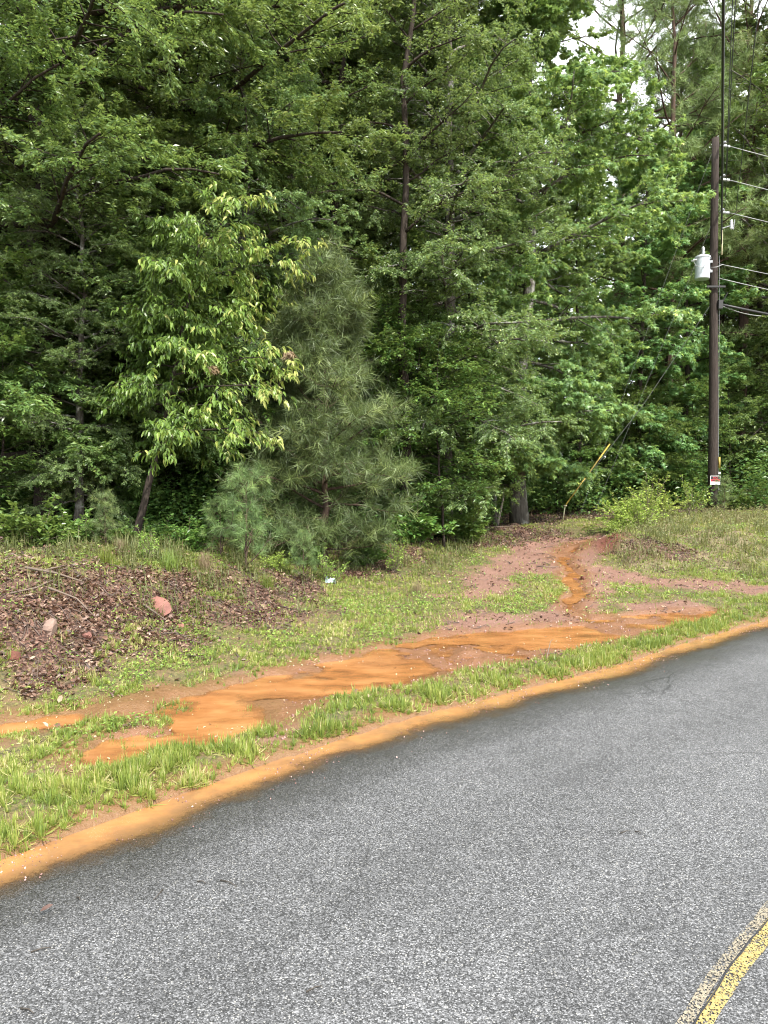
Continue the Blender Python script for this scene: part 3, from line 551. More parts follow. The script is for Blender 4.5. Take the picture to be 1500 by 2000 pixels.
# the wood behind
rg = np.random.default_rng(5); n_bg = 0
BG = 'trees deeper in the wood'
REFS = [(95, 'the big dark oak'), (330, 'the pale tipped sourwood'), (625, 'the young pine'), (868, 'the drooping oak'), (1015, 'the bright sweetgum'), (1205, 'the tall bare limbed pine'), (1390, 'the utility pole')]
for row, (Y, step, jit) in enumerate([(19, 3.6, 1.0), (24, 3.8, 1.4), (30, 4.2, 1.8), (37, 4.8, 2.2), (45, 5.5, 2.5)]):
    x = -Y * .62 - 10
    while x < Y * .66 + 5:
        xx = x + rg.normal(0, .8); yy = Y + rg.uniform(-jit, jit); px = 750 + xx / yy * FPX; x += step * rg.uniform(.8, 1.25)
        if yy < 23 and px > 900: continue
        if yy < 27.5 and 1150 < px < 1290: continue
        if 1160 < px < 1215 and yy < 42: continue
        pr = [farA, farB, farP][int(rg.choice(3, p=[.45, .33, .22]))]
        ref = min(REFS, key=lambda r_: abs(r_[0] - px))[1]; kd = {id(farA): 'leafy', id(farB): 'tall bare trunked', id(farP): 'pine'}[id(pr)]
        dp = ['just behind', 'a little way behind', 'well behind', 'far behind', 'farthest behind'][row]; sd_ = 'left of' if px < min(REFS, key=lambda r_: abs(r_[0] - px))[0] else 'right of'
        if not -60 < px < 1560: ref, sd_ = ('the left frame edge' if px < 0 else 'the right frame edge'), 'outside'
        sgap = .68 if (700 < px < 850 or 380 < px < 450) else 1.
        put(pr, px, yy, rg.uniform(0, 6.28), f'{kd} wood tree {dp} and {sd_} {ref}', group=BG, sc=rg.uniform(.85, 1.15) * sgap); n_bg += 1
UG = 'thin understory trees in the shade of the wood'
for px, Y, pr, sc, lb in [(70,11.8,und,.9,'in front of the level broken trunk'),(180,12.8,und2,.8,'right of the level broken trunk'),(250,12.2,und,1.0,'just left of the leaning sourwood trunk'),(435,12.8,und,1.05,'between the leaning sourwood trunk and the young pine'),
   (380,14.5,und2,.8,'behind the crown of the sourwood'),(520,13.6,und2,.85,'touching the left side of the young pine'),(-60,12.5,und2,.9,'cut by the left frame edge'),(-10,10.2,und,.75,'nearest one at the left frame edge'),
   (150,15.5,und2,.9,'far behind the level broken trunk'),(300,16.5,und2,1,'deep behind the leaning sourwood trunk'),(480,17,und,1.1,'deep behind the brushy pine sapling'),(620,15,und2,.8,'right behind the young pine'),(730,14.2,und,.9,'at the right side of the young pine'),
   (800,14.6,und2,.75,'over the dark bush right of the young pine'),(905,15.0,und,.95,'over the dark bush left of the sweetgum trunk'),(700,17.5,und2,.9,'deep behind the right side of the young pine'),(960,19,und,1.,'behind the dead forked stems'),(1090,20.5,und,.9,'behind the yellow guy guard'),
   (1160,21.5,und,.9,'right of the yellow guy guard'),(1190,23.2,und2,.7,'below the tall pine with bare limbs'),(1275,21.8,und,.75,'behind the bright bush by the red track'),(1350,22.6,und,.8,'just left of the foot of the utility pole'),(1420,23.2,und2,.6,'just right of the foot of the utility pole'),
   (1400,26,und,1.1,'deep behind the utility pole'),(1490,23.5,und,.9,'right of the thick dark pine trunk'),(1550,22.5,und,.8,'at the right frame edge'),(1230,25,und2,.9,'deep behind the sweetgum near the guy guard'),(840,18,und2,.9,'deep behind the fine leaved drooping oak'),
   (20,14,und2,.9,'deep behind the glossy bush at the left edge'),(560,19,und2,1.,'deepest one behind the young pine'),(868,13.6,und,.85,'nearest one left of the sweetgum trunk'),(950,15.6,und2,.62,'over the dead forked stems')]:
    put(pr, px, Y, rg.uniform(0, 6), 'thin shaded understory tree ' + lb, 'small tree', UG, sc)
# dense foliage far behind that reads as one mass
rg = np.random.default_rng(8); mbf = MB(); nf = 60000
fx = rg.uniform(-64, 72, nf); fy = rg.uniform(50, 64, nf); fz = rg.random(nf) ** 1.5 * (17 + 5 * vnoise(fx, fy, .12, 3)); a = nrm(rg.normal(0, 1, (nf, 3))); b = nrm(np.cross(a, rg.normal(0, 1, (nf, 3)))); n_ = np.cross(a, b)
mbf.scatter(LEAF[0], LEAF[1], np.stack([fx, fy, fz + 1.0], 1), a, b, n_, np.stack([rg.uniform(.5, 1.0, nf), rg.uniform(.3, .6, nf), np.full(nf, .5)], 1), rg.random(nf))
tag(mbf.build('distant_woods', M['far']), 'dense dark green foliage of the far wood behind every trunk', 'woods', kind='stuff')

# ------------------------------------------------------------------ grid look-ups for scattering
def glook(A, x, y):
    i = np.clip(np.searchsorted(xs, x) - 1, 0, len(xs) - 2); j = np.clip(np.searchsorted(ys, y) - 1, 0, len(ys) - 2)
    fx = (x - xs[i]) / (xs[i + 1] - xs[i]); fy = (y - ys[j]) / (ys[j + 1] - ys[j])
    return A[i, j] * (1 - fx) * (1 - fy) + A[i + 1, j] * fx * (1 - fy) + A[i, j + 1] * (1 - fx) * fy + A[i + 1, j + 1] * fx * fy
SD = edge_sd(GX, GY); PS = np.maximum.reduce([poly_sd(GX, GY, p) for p in Z_PUD])
def cand(n, seed, near=2.3, far=23., pw=1.0):
    rg = np.random.default_rng(seed); y = near + (far - near) * rg.random(n) ** pw; x = rg.uniform(-.62, .62, n) * y + rg.uniform(-1.2, 1.2, n); return rg, x, y
def basis(rg, n, tilt, az=None):
    az = rg.uniform(0, 2 * np.pi, n) if az is None else az; t = np.abs(rg.normal(0, tilt, n)); a = np.stack([np.cos(az) * np.sin(t), np.sin(az) * np.sin(t), np.cos(t)], -1)
    b = np.stack([-np.sin(az), np.cos(az), 0 * az], -1); return a, b, np.cross(a, b)
BLADE = ([(0, -.5, 0), (0, .5, 0), (.5, -.42, .05), (.5, .42, .05), (.82, -.22, .2), (.82, .22, .2), (1, 0, .38)], [(0, 1, 3, 2), (2, 3, 5, 4), (4, 5, 6)])
BL2 = ([(0, -.5, 0), (0, .5, 0), (.55, -.4, .12), (.55, .4, .12), (.95, 0, .6)], [(0, 1, 3, 2), (2, 3, 4)])
M['grass'] = leaf_mat('grass_blades', [(0, (.042, .065, .016)), (.35, (.088, .118, .022)), (.7, (.140, .162, .032)), (.88, (.22, .20, .07)), (1, (.30, .25, .14))], .35, .5, (.42, .48, .08), kf=.92)
M['straw'] = leaf_mat('weed_stems', [(0, (.045, .06, .016)), (.4, (.09, .105, .03)), (.75, (.16, .14, .07)), (1, (.22, .165, .10))], .25, .6, (.4, .4, .12), kf=.68)
# grass
rg, x, y = cand(2300000, 101, pw=1.15)
sd = glook(SD, x, y); Lm = {q: glook(zn[q], x, y) for q in zn}; ps = glook(PS, x, y)
cl = fbm(x, y, 7, 61, 3); cl2 = fbm(x, y, 1.3, 71, 3)
den = sstep(.40, .56, cl) * .95 + .06 + .30 * sstep(1.7, 2.4, sd) + .22 * (1 - sstep(1.2, 1.6, sd))
den = den * (1 - .93 * Lm['dirt']) * (1 - (.90 - .5 * sstep(.5, .62, vnoise(x, y, 2.2, 77))) * Lm['lit']) * (1 - .93 * Lm['wood']) * (1 - .35 * Lm['weed']) * (.30 + .9 * sstep(.38, .56, cl2))
isl = (sstep(.62, .72, fbm(x, y, 2.1, 81, 2))) * (sd < 3.2)
den = np.where(ps > -.02, np.maximum(isl * .5 * (x < -.9), .0), den)
px_ = 750 + x / y * FPX; den = den * (1 - .45 * sstep(830, 900, px_) * (1 - sstep(1350, 1450, px_)) * sstep(.7, 1.0, sd) * (y < 16))
den = np.maximum(den, .8 * sstep(-.01, .04, sd) * (1 - sstep(.35, .62, sd)) * (ps < 0) * sstep(.36, .52, cl))
den = den * sstep(-.02, .05, sd + (vnoise(x, y, 5, 33) - .5) * .12) * (1 - .5 * sstep(9, 20, y))
ok = (rg.random(len(x)) < den) & (sd > .0); x, y, sd, cl, cl2 = x[ok], y[ok], sd[ok], cl[ok], cl2[ok]
Lw = {q: Lm[q][ok] for q in Lm}; N = len(x); print('grass blades', N)
cs = .055; ci = np.floor(x / cs).astype(int); cj = np.floor(y / cs).astype(int); hsh = np.random.default_rng(3).random((3, 512, 512)); hx, hy, hh_ = (hsh[q][ci % 512, cj % 512] for q in range(3))
tx, ty = (ci + hx) * cs, (cj + hy) * cs; ox, oy = x - tx, y - ty; x = tx + ox * .42; y = ty + oy * .42
ht = (.018 + .040 * sstep(.4, .7, cl) + .022 * rg.random(N)) * (1 + .5 * (1 - sstep(.2, .8, sd))) * (1 + .35 * Lw['weed']) * rg.uniform(.45, 1.3, N) * (.35 + .85 * hh_) * .76
a, b, n_ = basis(rg, N, .8, np.arctan2(oy, ox) + rg.normal(0, .5, N)); fl = rg.random(N) < .28; a2, b2, n2 = basis(rg, N, .1); az_ = rg.uniform(0, 6.28, N); a2 = nrm(np.stack([np.cos(az_), np.sin(az_), rg.uniform(.05, .4, N)], -1)); b2 = nrm(np.cross(a2, rg.normal(0, .5, (N, 3)) + [0, 0, 1])); n2 = -np.cross(a2, b2)
a = np.where(fl[:, None], a2, a); b = np.where(fl[:, None], b2, b); n_ = np.where(fl[:, None], n2, n_); wd = rg.uniform(.0022, .0044, N) * (1 + y / 8)
ti = np.clip(.42 + .5 * (cl2 - .5) + .12 * sstep(1.7, 2.6, sd) + rg.normal(0, .18, N) + .25 * (rg.random(N) < .06) + .15 * Lw['weed'] + .38 * fl * (rg.random(N) < .6) + .5 * (hx - .5) + .3 * (vnoise(x, y, 5, 55) - .5), 0, 1)
z = glook(Zg, x, y) - .004
mbg = MB(); mbg.scatter(BLADE[0], BLADE[1], np.stack([x, y, z], 1), a, b, n_, np.stack([ht * 1.25, wd, ht], 1), ti)
tag(mbg.build('grass', M['grass']), 'bright yellow green grass on the verge between the red mud and the road', 'grass', kind='stuff')
# low broad-leaved weeds in the turf
rg, x, y = cand(260000, 102, near=4.5, far=16); sd = glook(SD, x, y); Lm = {q: glook(zn[q], x, y) for q in zn}; ps = glook(PS, x, y); cl = fbm(x, y, 3, 91, 3)
den = (.35 + .65 * (rg.random(len(x)) < .4)) * sstep(.45, .66, cl) * (1 - Lm['dirt']) * (1 - .6 * Lm['lit']) * (1 - .8 * Lm['wood']) * (ps < -.05) * (sd > 1.0)
ok = rg.random(len(x)) < den * .8; x, y = x[ok], y[ok]; N = len(x); az = rg.uniform(0, 6.28, N)
a = nrm(np.stack([np.cos(az), np.sin(az), rg.normal(.25, .3, N)], -1)); up = rg.normal(0, .4, (N, 3)) + [0, 0, 1]; b = nrm(np.cross(up, a)); n_ = np.cross(a, b); s_ = rg.uniform(.012, .028, N) * (1 + y / 20)
mbw = MB(); mbw.scatter(LEAF[0], LEAF[1], np.stack([x, y, glook(Zg, x, y) + rg.uniform(.005, .05, N)], 1), a, b, n_, np.stack([s_, s_ * .65, s_], 1), np.clip(rg.normal(.35, .2, N), 0, 1))
tag(mbw.build('ground_cover', M['shrub']), 'low leafy clover like ground cover in the turf beyond the muddy ditch', 'ground cover', kind='stuff')
# rank weeds and straw on the right bank and along the top of the left bank
rg, x, y = cand(420000, 103, near=7, far=23); Lm = {q: glook(zn[q], x, y) for q in zn}; cl = fbm(x, y, 2.6, 111, 3); cl3 = fbm(x, y, .9, 121, 3)
ZT = GP([(-300,1108),(0,1105),(160,1102),(190,1115),(330,1128),(470,1128),(570,1130),(560,1100),(620,1078),(560,1062),(300,1062),(0,1075),(-300,1080)])
ZT2 = GP([(620,1112),(700,1080),(860,1085),(960,1055),(900,1110),(760,1125)])
tl = np.maximum(sstep(-.15, .25, poly_sd(x, y, ZT) + (cl - .5) * .8), .6 * sstep(-.1, .3, poly_sd(x, y, ZT2) + (cl - .5) * 1.2))
den = np.maximum(Lm['weed'] * (1 - Lm['dirt']) * (.25 + .75 * sstep(.35, .6, cl)), tl * sstep(.38, .58, cl)) * (1 - .7 * Lm['wood'] * (tl < .3)) + .22 * Lm['lit'] * sstep(.52, .6, cl)
ok = rg.random(len(x)) < den * .34; x, y, cl3, cl = x[ok], y[ok], cl3[ok], cl[ok]; N = len(x); isw = Lm['weed'][ok]; print('weeds', N)
ht = (.05 + .17 * sstep(.4, .7, cl)) * rg.uniform(.3, 1.4, N); a, b, n_ = basis(rg, N, .55); ti = np.clip(rg.normal(.30, .2, N) + .30 * isw * (cl3 > .53), 0, 1)
mbw = MB(); mbw.scatter(BL2[0], BL2[1], np.stack([x, y, glook(Zg, x, y) - .01], 1), a, b, n_, np.stack([ht, rg.uniform(.005, .009, N) * (1 + y / 22), ht], 1), ti)
N2 = N // 2; ii = rg.integers(0, N, N2); az = rg.uniform(0, 6.28, N2); a = nrm(np.stack([np.cos(az), np.sin(az), rg.normal(.3, .4, N2)], -1)); up = rg.normal(0, .5, (N2, 3)) + [0, 0, 1]; b = nrm(np.cross(up, a)); n_ = np.cross(a, b)
s_ = rg.uniform(.03, .06, N2); mbw.scatter(LEAF[0], LEAF[1], np.stack([x[ii], y[ii], glook(Zg, x[ii], y[ii]) + rg.uniform(.02, .25, N2) * (.4 + isw[ii])], 1), a, b, n_, np.stack([s_, s_ * .6, s_], 1), np.clip(rg.normal(.3, .2, N2), 0, 1))
tag(mbw.build('weeds', M['straw']), 'rank green weeds and straw coloured stems on the banks at the edge of the wood', 'weeds', kind='stuff')
# fallen leaves
DL = ([(0, 0, 0), (.3, -.5, .16), (.3, .5, .12), (.75, -.38, .2), (.75, .38, .24), (1, 0, .12), (.5, 0, -.04)], [(0, 1, 6), (0, 6, 2), (1, 3, 6), (2, 6, 4), (3, 5, 6), (4, 6, 5)])
M['litter'] = leaf_mat('fallen_leaves', [(0, (.03, .017, .011)), (.4, (.078, .042, .026)), (.75, (.15, .088, .056)), (1, (.28, .20, .14))], .1, .5, (.4, .2, .1), kf=.62)
rg, x, y = cand(300000, 104, near=5, far=24); Lm = {q: glook(zn[q], x, y) for q in zn}; cl = fbm(x, y, 3.2, 131, 3)
den = Lm['lit'] * (.3 + .7 * sstep(.35, .6, cl)) + .28 * Lm['wood'] + .05 * Lm['weed'] + .02 * Lm['dirt'] + .012
ok = (rg.random(len(x)) < den * .98) & (glook(SD, x, y) > .3) & (glook(PS, x, y) < 0); x, y = x[ok], y[ok]; N = len(x); print('litter', N); az = rg.uniform(0, 6.28, N)
a = nrm(np.stack([np.cos(az), np.sin(az), rg.normal(.1, .35, N)], -1)); up = rg.normal(0, .45, (N, 3)) + [0, -.15, 1]; b = nrm(np.cross(up, a)); n_ = np.cross(a, b); s_ = rg.uniform(.024, .060, N)
mbl = MB(); mbl.scatter(DL[0], DL[1], np.stack([x, y, glook(Zg, x, y) + rg.uniform(.0, .02, N)], 1), a, b, n_, np.stack([s_, s_ * rg.uniform(.4, .8, N), s_], 1), np.clip(rg.normal(.45, .26, N) + .4 * (rg.random(N) < .08), 0, 1))
tag(mbl.build('fallen_leaves', M['litter']), 'brown and pinkish fallen leaves strewn over the bank and the floor of the wood', 'leaf litter', kind='stuff')
# pale petals and flecks washed up beside the water
M['fleck'] = plain('pale_flecks', (.40, .31, .19), .6, var=.55, scale=9)
rg, x, y = cand(170000, 105, near=3.5, far=14); ps = glook(PS, x, y); cl = fbm(x, y, 2.2, 141, 3); den = np.exp(-((ps - .0) / .16) ** 2) * sstep(.44, .62, cl) + .05 * (np.abs(ps) < .4) + .18 * sstep(.1, .3, ps) * (x > -.2) * (cl > .5)
ok = rg.random(len(x)) < den * .13; x, y, ps = x[ok], y[ok], ps[ok]; N = len(x); print('flecks', N); az = rg.uniform(0, 6.28, N); a = nrm(np.stack([np.cos(az), np.sin(az), rg.normal(.1, .4, N)], -1)); up = rg.normal(0, .5, (N, 3)) + [0, 0, 1]; b = nrm(np.cross(up, a)); n_ = np.cross(a, b)
s_ = .006 + .02 * rg.random(N) ** 2.5; zz = np.maximum(glook(Zg, x, y), H0(x, y) - .028) + .003
mbl = MB(); mbl.scatter(DL[0], DL[1], np.stack([x, y, zz], 1), a, b, n_, np.stack([s_, s_ * .7, s_], 1)); tag(mbl.build('petal_debris', M['fleck']), 'pale yellowish flecks of petals and foam washed along the orange water', 'debris', kind='stuff')
# gravel on the red earth
M['stone'] = leaf_mat('gravel_stones', [(0, (.10, .05, .04)), (.5, (.26, .15, .12)), (1, (.50, .38, .33))], .0, .6, kf=.55)
OCT = ([(.5, 0, 0), (-.5, 0, 0), (0, .42, .05), (0, -.45, 0), (.05, 0, .4), (0, 0, -.3), (.3, .3, .22), (-.3, -.25, .25)], [(0, 2, 6), (2, 4, 6), (4, 0, 6), (2, 1, 4), (1, 3, 7), (3, 4, 7), (4, 1, 7), (3, 0, 4), (2, 0, 5), (1, 2, 5), (3, 1, 5), (0, 3, 5)])
rg, x, y = cand(130000, 106, near=4, far=19); Lm = {q: glook(zn[q], x, y) for q in zn}; ok = (rg.random(len(x)) < (Lm['dirt'] * .22 + Lm['lit'] * .04)) & (glook(SD, x, y) > .1); x, y = x[ok], y[ok]; N = len(x); print('gravel', N)
a, b, n_ = basis(rg, N, .6); s_ = .007 + .02 * rg.random(N) ** 3; mbl = MB(); mbl.scatter(OCT[0], OCT[1], np.stack([x, y, glook(Zg, x, y) + .002], 1), a, b, n_, s_, np.clip(rg.normal(.5, .25, N), 0, 1))
rg = np.random.default_rng(109); ng = 5200; s1 = rg.uniform(36, 64, ng); e_ = edge_at(s1); tv = edge_at(s1 + .3) - e_; tv /= np.linalg.norm(tv, axis=1, keepdims=True); of_ = rg.beta(1.2, 2.6, ng) * .55 - .03; gx, gy = e_[:, 0] + tv[:, 1] * of_, e_[:, 1] - tv[:, 0] * of_
ok = fbm(gx, gy, 2.5, 151, 3) > .5; gx, gy, of_ = gx[ok], gy[ok], of_[ok]; ng = len(gx); a, b, n_ = basis(rg, ng, .6); mbl.scatter(OCT[0], OCT[1], np.stack([gx, gy, road_z(gx, gy, of_) + .009], 1), a, b, n_, .004 + .010 * rg.random(ng) ** 3, np.clip(rg.normal(.45, .3, ng), 0, 1))
tag(mbl.build('gravel', M['stone']), 'small reddish stones scattered over the bare red earth', 'gravel', kind='stuff')
# sticks and bark scraps in the leaf litter
rg, x, y = cand(60000, 108, near=5, far=18); Lm = {q: glook(zn[q], x, y) for q in zn}; ok = (rg.random(len(x)) < (Lm['lit'] * .16 + Lm['weed'] * .03 + .02 * Lm['wood'] + .015 * Lm['dirt'])) & (glook(SD, x, y) > .5) & (glook(PS, x, y) < 0); x, y = x[ok], y[ok]; N = len(x)
az = rg.uniform(-1.2, 1.2, N) + np.pi * .9; ln = rg.uniform(.05, .28, N); dx_, dy_ = np.cos(az) * ln, np.sin(az) * ln; tt_ = np.linspace(0, 1, 4)[None]; xx = x[:, None] + dx_[:, None] * tt_ + rg.normal(0, .006, (N, 4)); yy = y[:, None] + dy_[:, None] * tt_ + rg.normal(0, .006, (N, 4))
mbl = MB(); mbl.tubes(np.stack([xx, yy, glook(Zg, xx.ravel(), yy.ravel()).reshape(N, 4) + rg.uniform(.004, .03, (N, 4))], -1), (rg.uniform(.002, .007, N)[:, None] * np.linspace(1, .5, 4)[None]), 4)
tag(mbl.build('twigs', plain('dead_twigs', (.10, .07, .055), .85, var=.5)), 'thin dead twigs lying all through the fallen leaves on the bank', 'twigs', kind='stuff')
# undergrowth inside the wood
rg = np.random.default_rng(107); nc = 2600; cy_ = 11.2 + 34 * rg.random(nc) ** 1.3; cx_ = rg.uniform(-.80, .66, nc) * cy_ + rg.uniform(-3, 2, nc); wv = glook(zn['wood'], cx_, cy_); ok = (wv > .6) & ~((cx_ > 2.3) & (cy_ < 19.5)); cx_, cy_ = cx_[ok], cy_[ok]; nc = len(cx_)
per = 150; hgt = rg.uniform(.3, 1.5, nc) * (1 + (cy_ > 17) * .5); rr = rg.uniform(.3, .9, nc)
ph = rg.normal(0, 1, (nc, per, 3)); ph = nrm(ph) * rg.random((nc, per, 1)) ** .4; P = np.stack([cx_[:, None] + ph[..., 0] * rr[:, None], cy_[:, None] + ph[..., 1] * rr[:, None], glook(Zg, cx_, cy_)[:, None] + hgt[:, None] * (.5 + .55 * ph[..., 2])], -1).reshape(-1, 3)
N = len(P); az = rg.uniform(0, 6.28, N); a = nrm(np.stack([np.cos(az), np.sin(az), rg.normal(-.2, .35, N)], -1)); up = rg.normal(0, .4, (N, 3)) + [0, 0, 1]; b = nrm(np.cross(up, a)); n_ = np.cross(a, b); s_ = rg.uniform(.06, .11, N) * (1 + np.maximum(P[:, 1] - 12, 0) / 22)
mbl = MB(); mbl.scatter(LEAF[0], LEAF[1], P, a, b, n_, np.stack([s_, s_ * .5, s_], 1), np.clip(rg.normal(.45, .22, N), 0, 1)); print('undergrowth', N)
tag(mbl.build('undergrowth', M['dshrub']), 'shaded green undergrowth covering the floor of the wood between the trunks', 'undergrowth', kind='stuff')

# ------------------------------------------------------------------ shrubs, saplings, tufts
def make_bush(name, seed, h, r, mats, nst=16, per=12, leaf=.06, wid=.5, tmpl=LEAF, droop=.15, tint=(.5, .2), up=.9):
    rg = np.random.default_rng(seed); az = rg.uniform(0, 6.28, nst); el = np.radians(rg.uniform(35, 85, nst)); st = np.stack([np.cos(az) * .05 * r, np.sin(az) * .05 * r, -.03 + 0 * az], -1)
    d = np.stack([np.cos(az) * np.cos(el) * r / h * 1.2, np.sin(az) * np.cos(el) * r / h * 1.2, np.sin(el)], -1)
    P, Rr = grow(rg, st, d, h * rg.uniform(.6, 1.15, nst), np.full(nst, .006 + .004 * h), 7, .05, .1); S, Sr = rep_children(rg, P, Rr, 7, .2, 1., .38, .08, .4, 1.1, 4, .05, .15)
    root = empty(name, (0, 0, -50)); w_ = MB(); w_.tubes(P, Rr, 4); w_.tubes(S, np.maximum(Sr, .0025), 3, cap=False); c_ = MB(); leaves_on(c_, rg, S, Sr, per, leaf, wid, tmpl, droop, .05, (.5, 1.3), .45, tint, .01); leaves_on(c_, rg, P[:, 3:], Rr[:, 3:], 6, leaf, wid, tmpl, droop, .1, (.5, 1.2), .4, tint, .01)
    w_.build('stems', mats[0], root, smooth=True); c_.build('foliage', mats[1], root); return root
SG = 'small bushes along the edge of the wood'
b1 = make_bush('bush', 201, .62, .6, (M['twig'], M['dshrub']), 22, 14, .085, .55, tint=(.7, .2)); put(b1, 60, 8.9, 0, 'dark leafy bush with glossy broad leaves at the left edge above the bank', 'bush', SG)
b2 = make_bush('bush', 202, 1.0, .75, (M['twig'], M['shrub']), 26, 16, .06, .55, tint=(.7, .2)); put(b2, 1240, 15.4, 0, 'bright yellow green bush at the end of the weedy bank beside the red track', 'bush', SG)
b3 = make_bush('bush', 203, .95, .55, (M['twig'], M['shrub']), 12, 9, .06, .6, tint=(.55, .25)); put(b3, 1350, 18.8, 1, 'sparse pale leaved bush just left of the foot of the utility pole', 'bush', SG)
put(b2, 1215, 17.6, 2, 'low yellow green bush behind the bright bush by the red track', 'bush', SG, sc=.7)
put(b1, 900, 14.3, 2.2, 'dark glossy bush under the boughs left of the sweetgum trunk', 'bush', SG, sc=1.4)
put(b1, 810, 13.2, 4.2, 'dark bush hanging over the bank right of the young pine', 'bush', SG, sc=1.3)
put(b1, 150, 9.3, 3.2, 'dark bush right beside the glossy bush at the left edge', 'bush', SG, sc=.8)
put(b1, 370, 9.9, 1.2, 'dark leafy bush behind the lush tuft on the lip of the bank', 'bush', SG, sc=.8)
put(b1, 310, 10.2, 5.2, 'low dark bush at the foot of the leaning sourwood', 'bush', SG, sc=.7)
put(b1, 235, 9.5, .7, 'low dark bush behind the dry tuft beside the faint sapling', 'bush', SG, sc=.6)
put(b2, 540, 10.4, .7, 'small green bush between the two saplings left of the young pine', 'bush', SG, sc=.38)
put(b1, 600, 11.4, 2.7, 'dark bush in the shade right behind the smallest sapling', 'bush', SG, sc=.7)
put(b1, 720, 12.0, 3.9, 'low dark bush at the right foot of the young pine', 'bush', SG, sc=.8)
put(b3, 770, 11.6, 1.9, 'pale sparse bush on the leafy mound right of the young pine', 'bush', SG, sc=.6)
put(b3, 285, 8.6, 2.0, 'thin stemmed weedy bush on top of the leaf littered bank', 'bush', SG, sc=.42)
put(b3, 640, 10.6, .4, 'small spindly bush below the young pine', 'bush', SG, sc=.5)
put(b2, 1290, 18.2, 4, 'green bush midway between the red track and the utility pole', 'bush', SG, sc=.9)
put(b3, 1265, 16.8, 2.4, 'spindly pale bush rising right behind the bright bush by the red track', 'bush', SG, sc=1.15)
put(b2, 1210, 15.0, .4, 'lowest bright green bush right at the edge of the red track', 'bush', SG, sc=.5)
put(b1, 1440, 20.4, .4, 'dark bush right of the cone shaped pine sapling', 'bush', SG, sc=1.0)
PG = 'pine saplings at the edge of the wood'
put(sap, 480, 9.5, 0, 'knee high pine sapling with brushy needles left of the young pine', 'sapling', PG, sc=.95)
put(sap, 430, 9.9, 2, 'shorter pine sapling touching the left side of the brushy sapling', 'sapling', PG, sc=.6)
put(sap, 592, 10.2, 1.5, 'small pine sapling in front of the foot of the young pine', 'sapling', PG, sc=.5)
put(sap, 205, 9.1, 3.5, 'small faint pine sapling above the leaf litter bank at left', 'sapling', PG, sc=.5)
put(sap, 1415, 19.6, 2.5, 'bright green cone shaped pine sapling right of the foot of the utility pole', 'sapling', PG, sc=.68)
def make_tuft(seed, h, n, mat, tint):
    rg = np.random.default_rng(seed); a, b, nn = basis(rg, n, .42); m_ = MB(); hh = h * rg.uniform(.5, 1.15, n)
    m_.scatter(BLADE[0], BLADE[1], np.stack([rg.normal(0, .05, n), rg.normal(0, .05, n), np.zeros(n) - .01], 1), a, b, nn, np.stack([hh, np.full(n, .006), hh], 1), np.clip(rg.normal(tint, .12, n), 0, 1))
    o = m_.build('grass_tuft', mat, None, loc=(0, 0, -50)); return o
t1 = make_tuft(301, .34, 260, M['straw'], .9); t2 = make_tuft(302, .30, 240, M['grass'], .35)
TG = 'tall grass tufts along the bank'
for i, (px, Y, pr, sc, lb) in enumerate([(398, 9.0, t1, .8, 'dry reddish grass tuft below the brushy pine sapling'), (235, 8.8, t1, .6, 'dry grass tuft beside the small faint pine sapling'), (1462, 21.0, t1, 1.6, 'rusty dry grass clump right of the utility pole near the frame edge'), (1480, 21.6, t1, 1.7, 'rusty dry grass clump at the right edge of the picture'),
        (330, 8.5, t2, .9, 'lush green grass tuft on the lip of the bank left of centre'), (520, 9.2, t2, .8, 'green grass tuft right of the brushy pine sapling'), (205, 8.2, t2, .9, 'leftmost green grass tuft on the lip of the bank'), (815, 10.4, t1, .7, 'straw coloured tuft at the end of the leafy mound'), (1000, 11.3, t2, .35, 'low green tuft in the middle of the bare red earth')]):
    put(pr, px, Y, i * 1.3, lb, 'grass tuft', TG, sc)

# dead forked stems beside the sweetgum trunk
q0 = G(968, 1032); d0 = empty('dead_sapling', (q0[0], q0[1], hz(q0[0], q0[1]) - .03), 0, 'pale dead forked stems standing just left of the sweetgum trunk', 'dead sapling')
m_ = MB(); m_.tubes([[(0, 0, 0), (-.02, 0, .5), (-.03, 0, 1.0), (.0, .02, 1.5), (-.02, 0, 1.9)]], [[.07, .055, .04, .025, .012]], 8); m_.build('stem', M['gbark'], d0, smooth=True)
m_ = MB(); m_.tubes([[(.03, 0, 0), (.08, -.02, .3), (.16, -.03, .62), (.2, -.03, .95)]], [[.04, .035, .025, .012]], 7); m_.build('fork', plain('bare_wood', (.34, .29, .24), .8), d0, smooth=True)
# slanting broken trunk low in the wood at left
m_ = MB(); A_ = at_y(-30, 905, 10.4); B_ = at_y(155, 878, 11.4); C_ = at_y(170, 830, 11.6); m_.tubes([[A_, (A_ + B_) / 2 + [0, 0, .02], B_, C_]], [[.10, .085, .07, .03]], 9)
m_.tubes([[B_, B_ + [.05, .1, -.4], B_ + [.1, .2, -1.5]]], [[.06, .07, .08]], 8)
tag(m_.build('broken_tree', M['bark'], smooth=True), 'dark leaning broken trunk lying level in the shade at the left edge', 'fallen trunk')

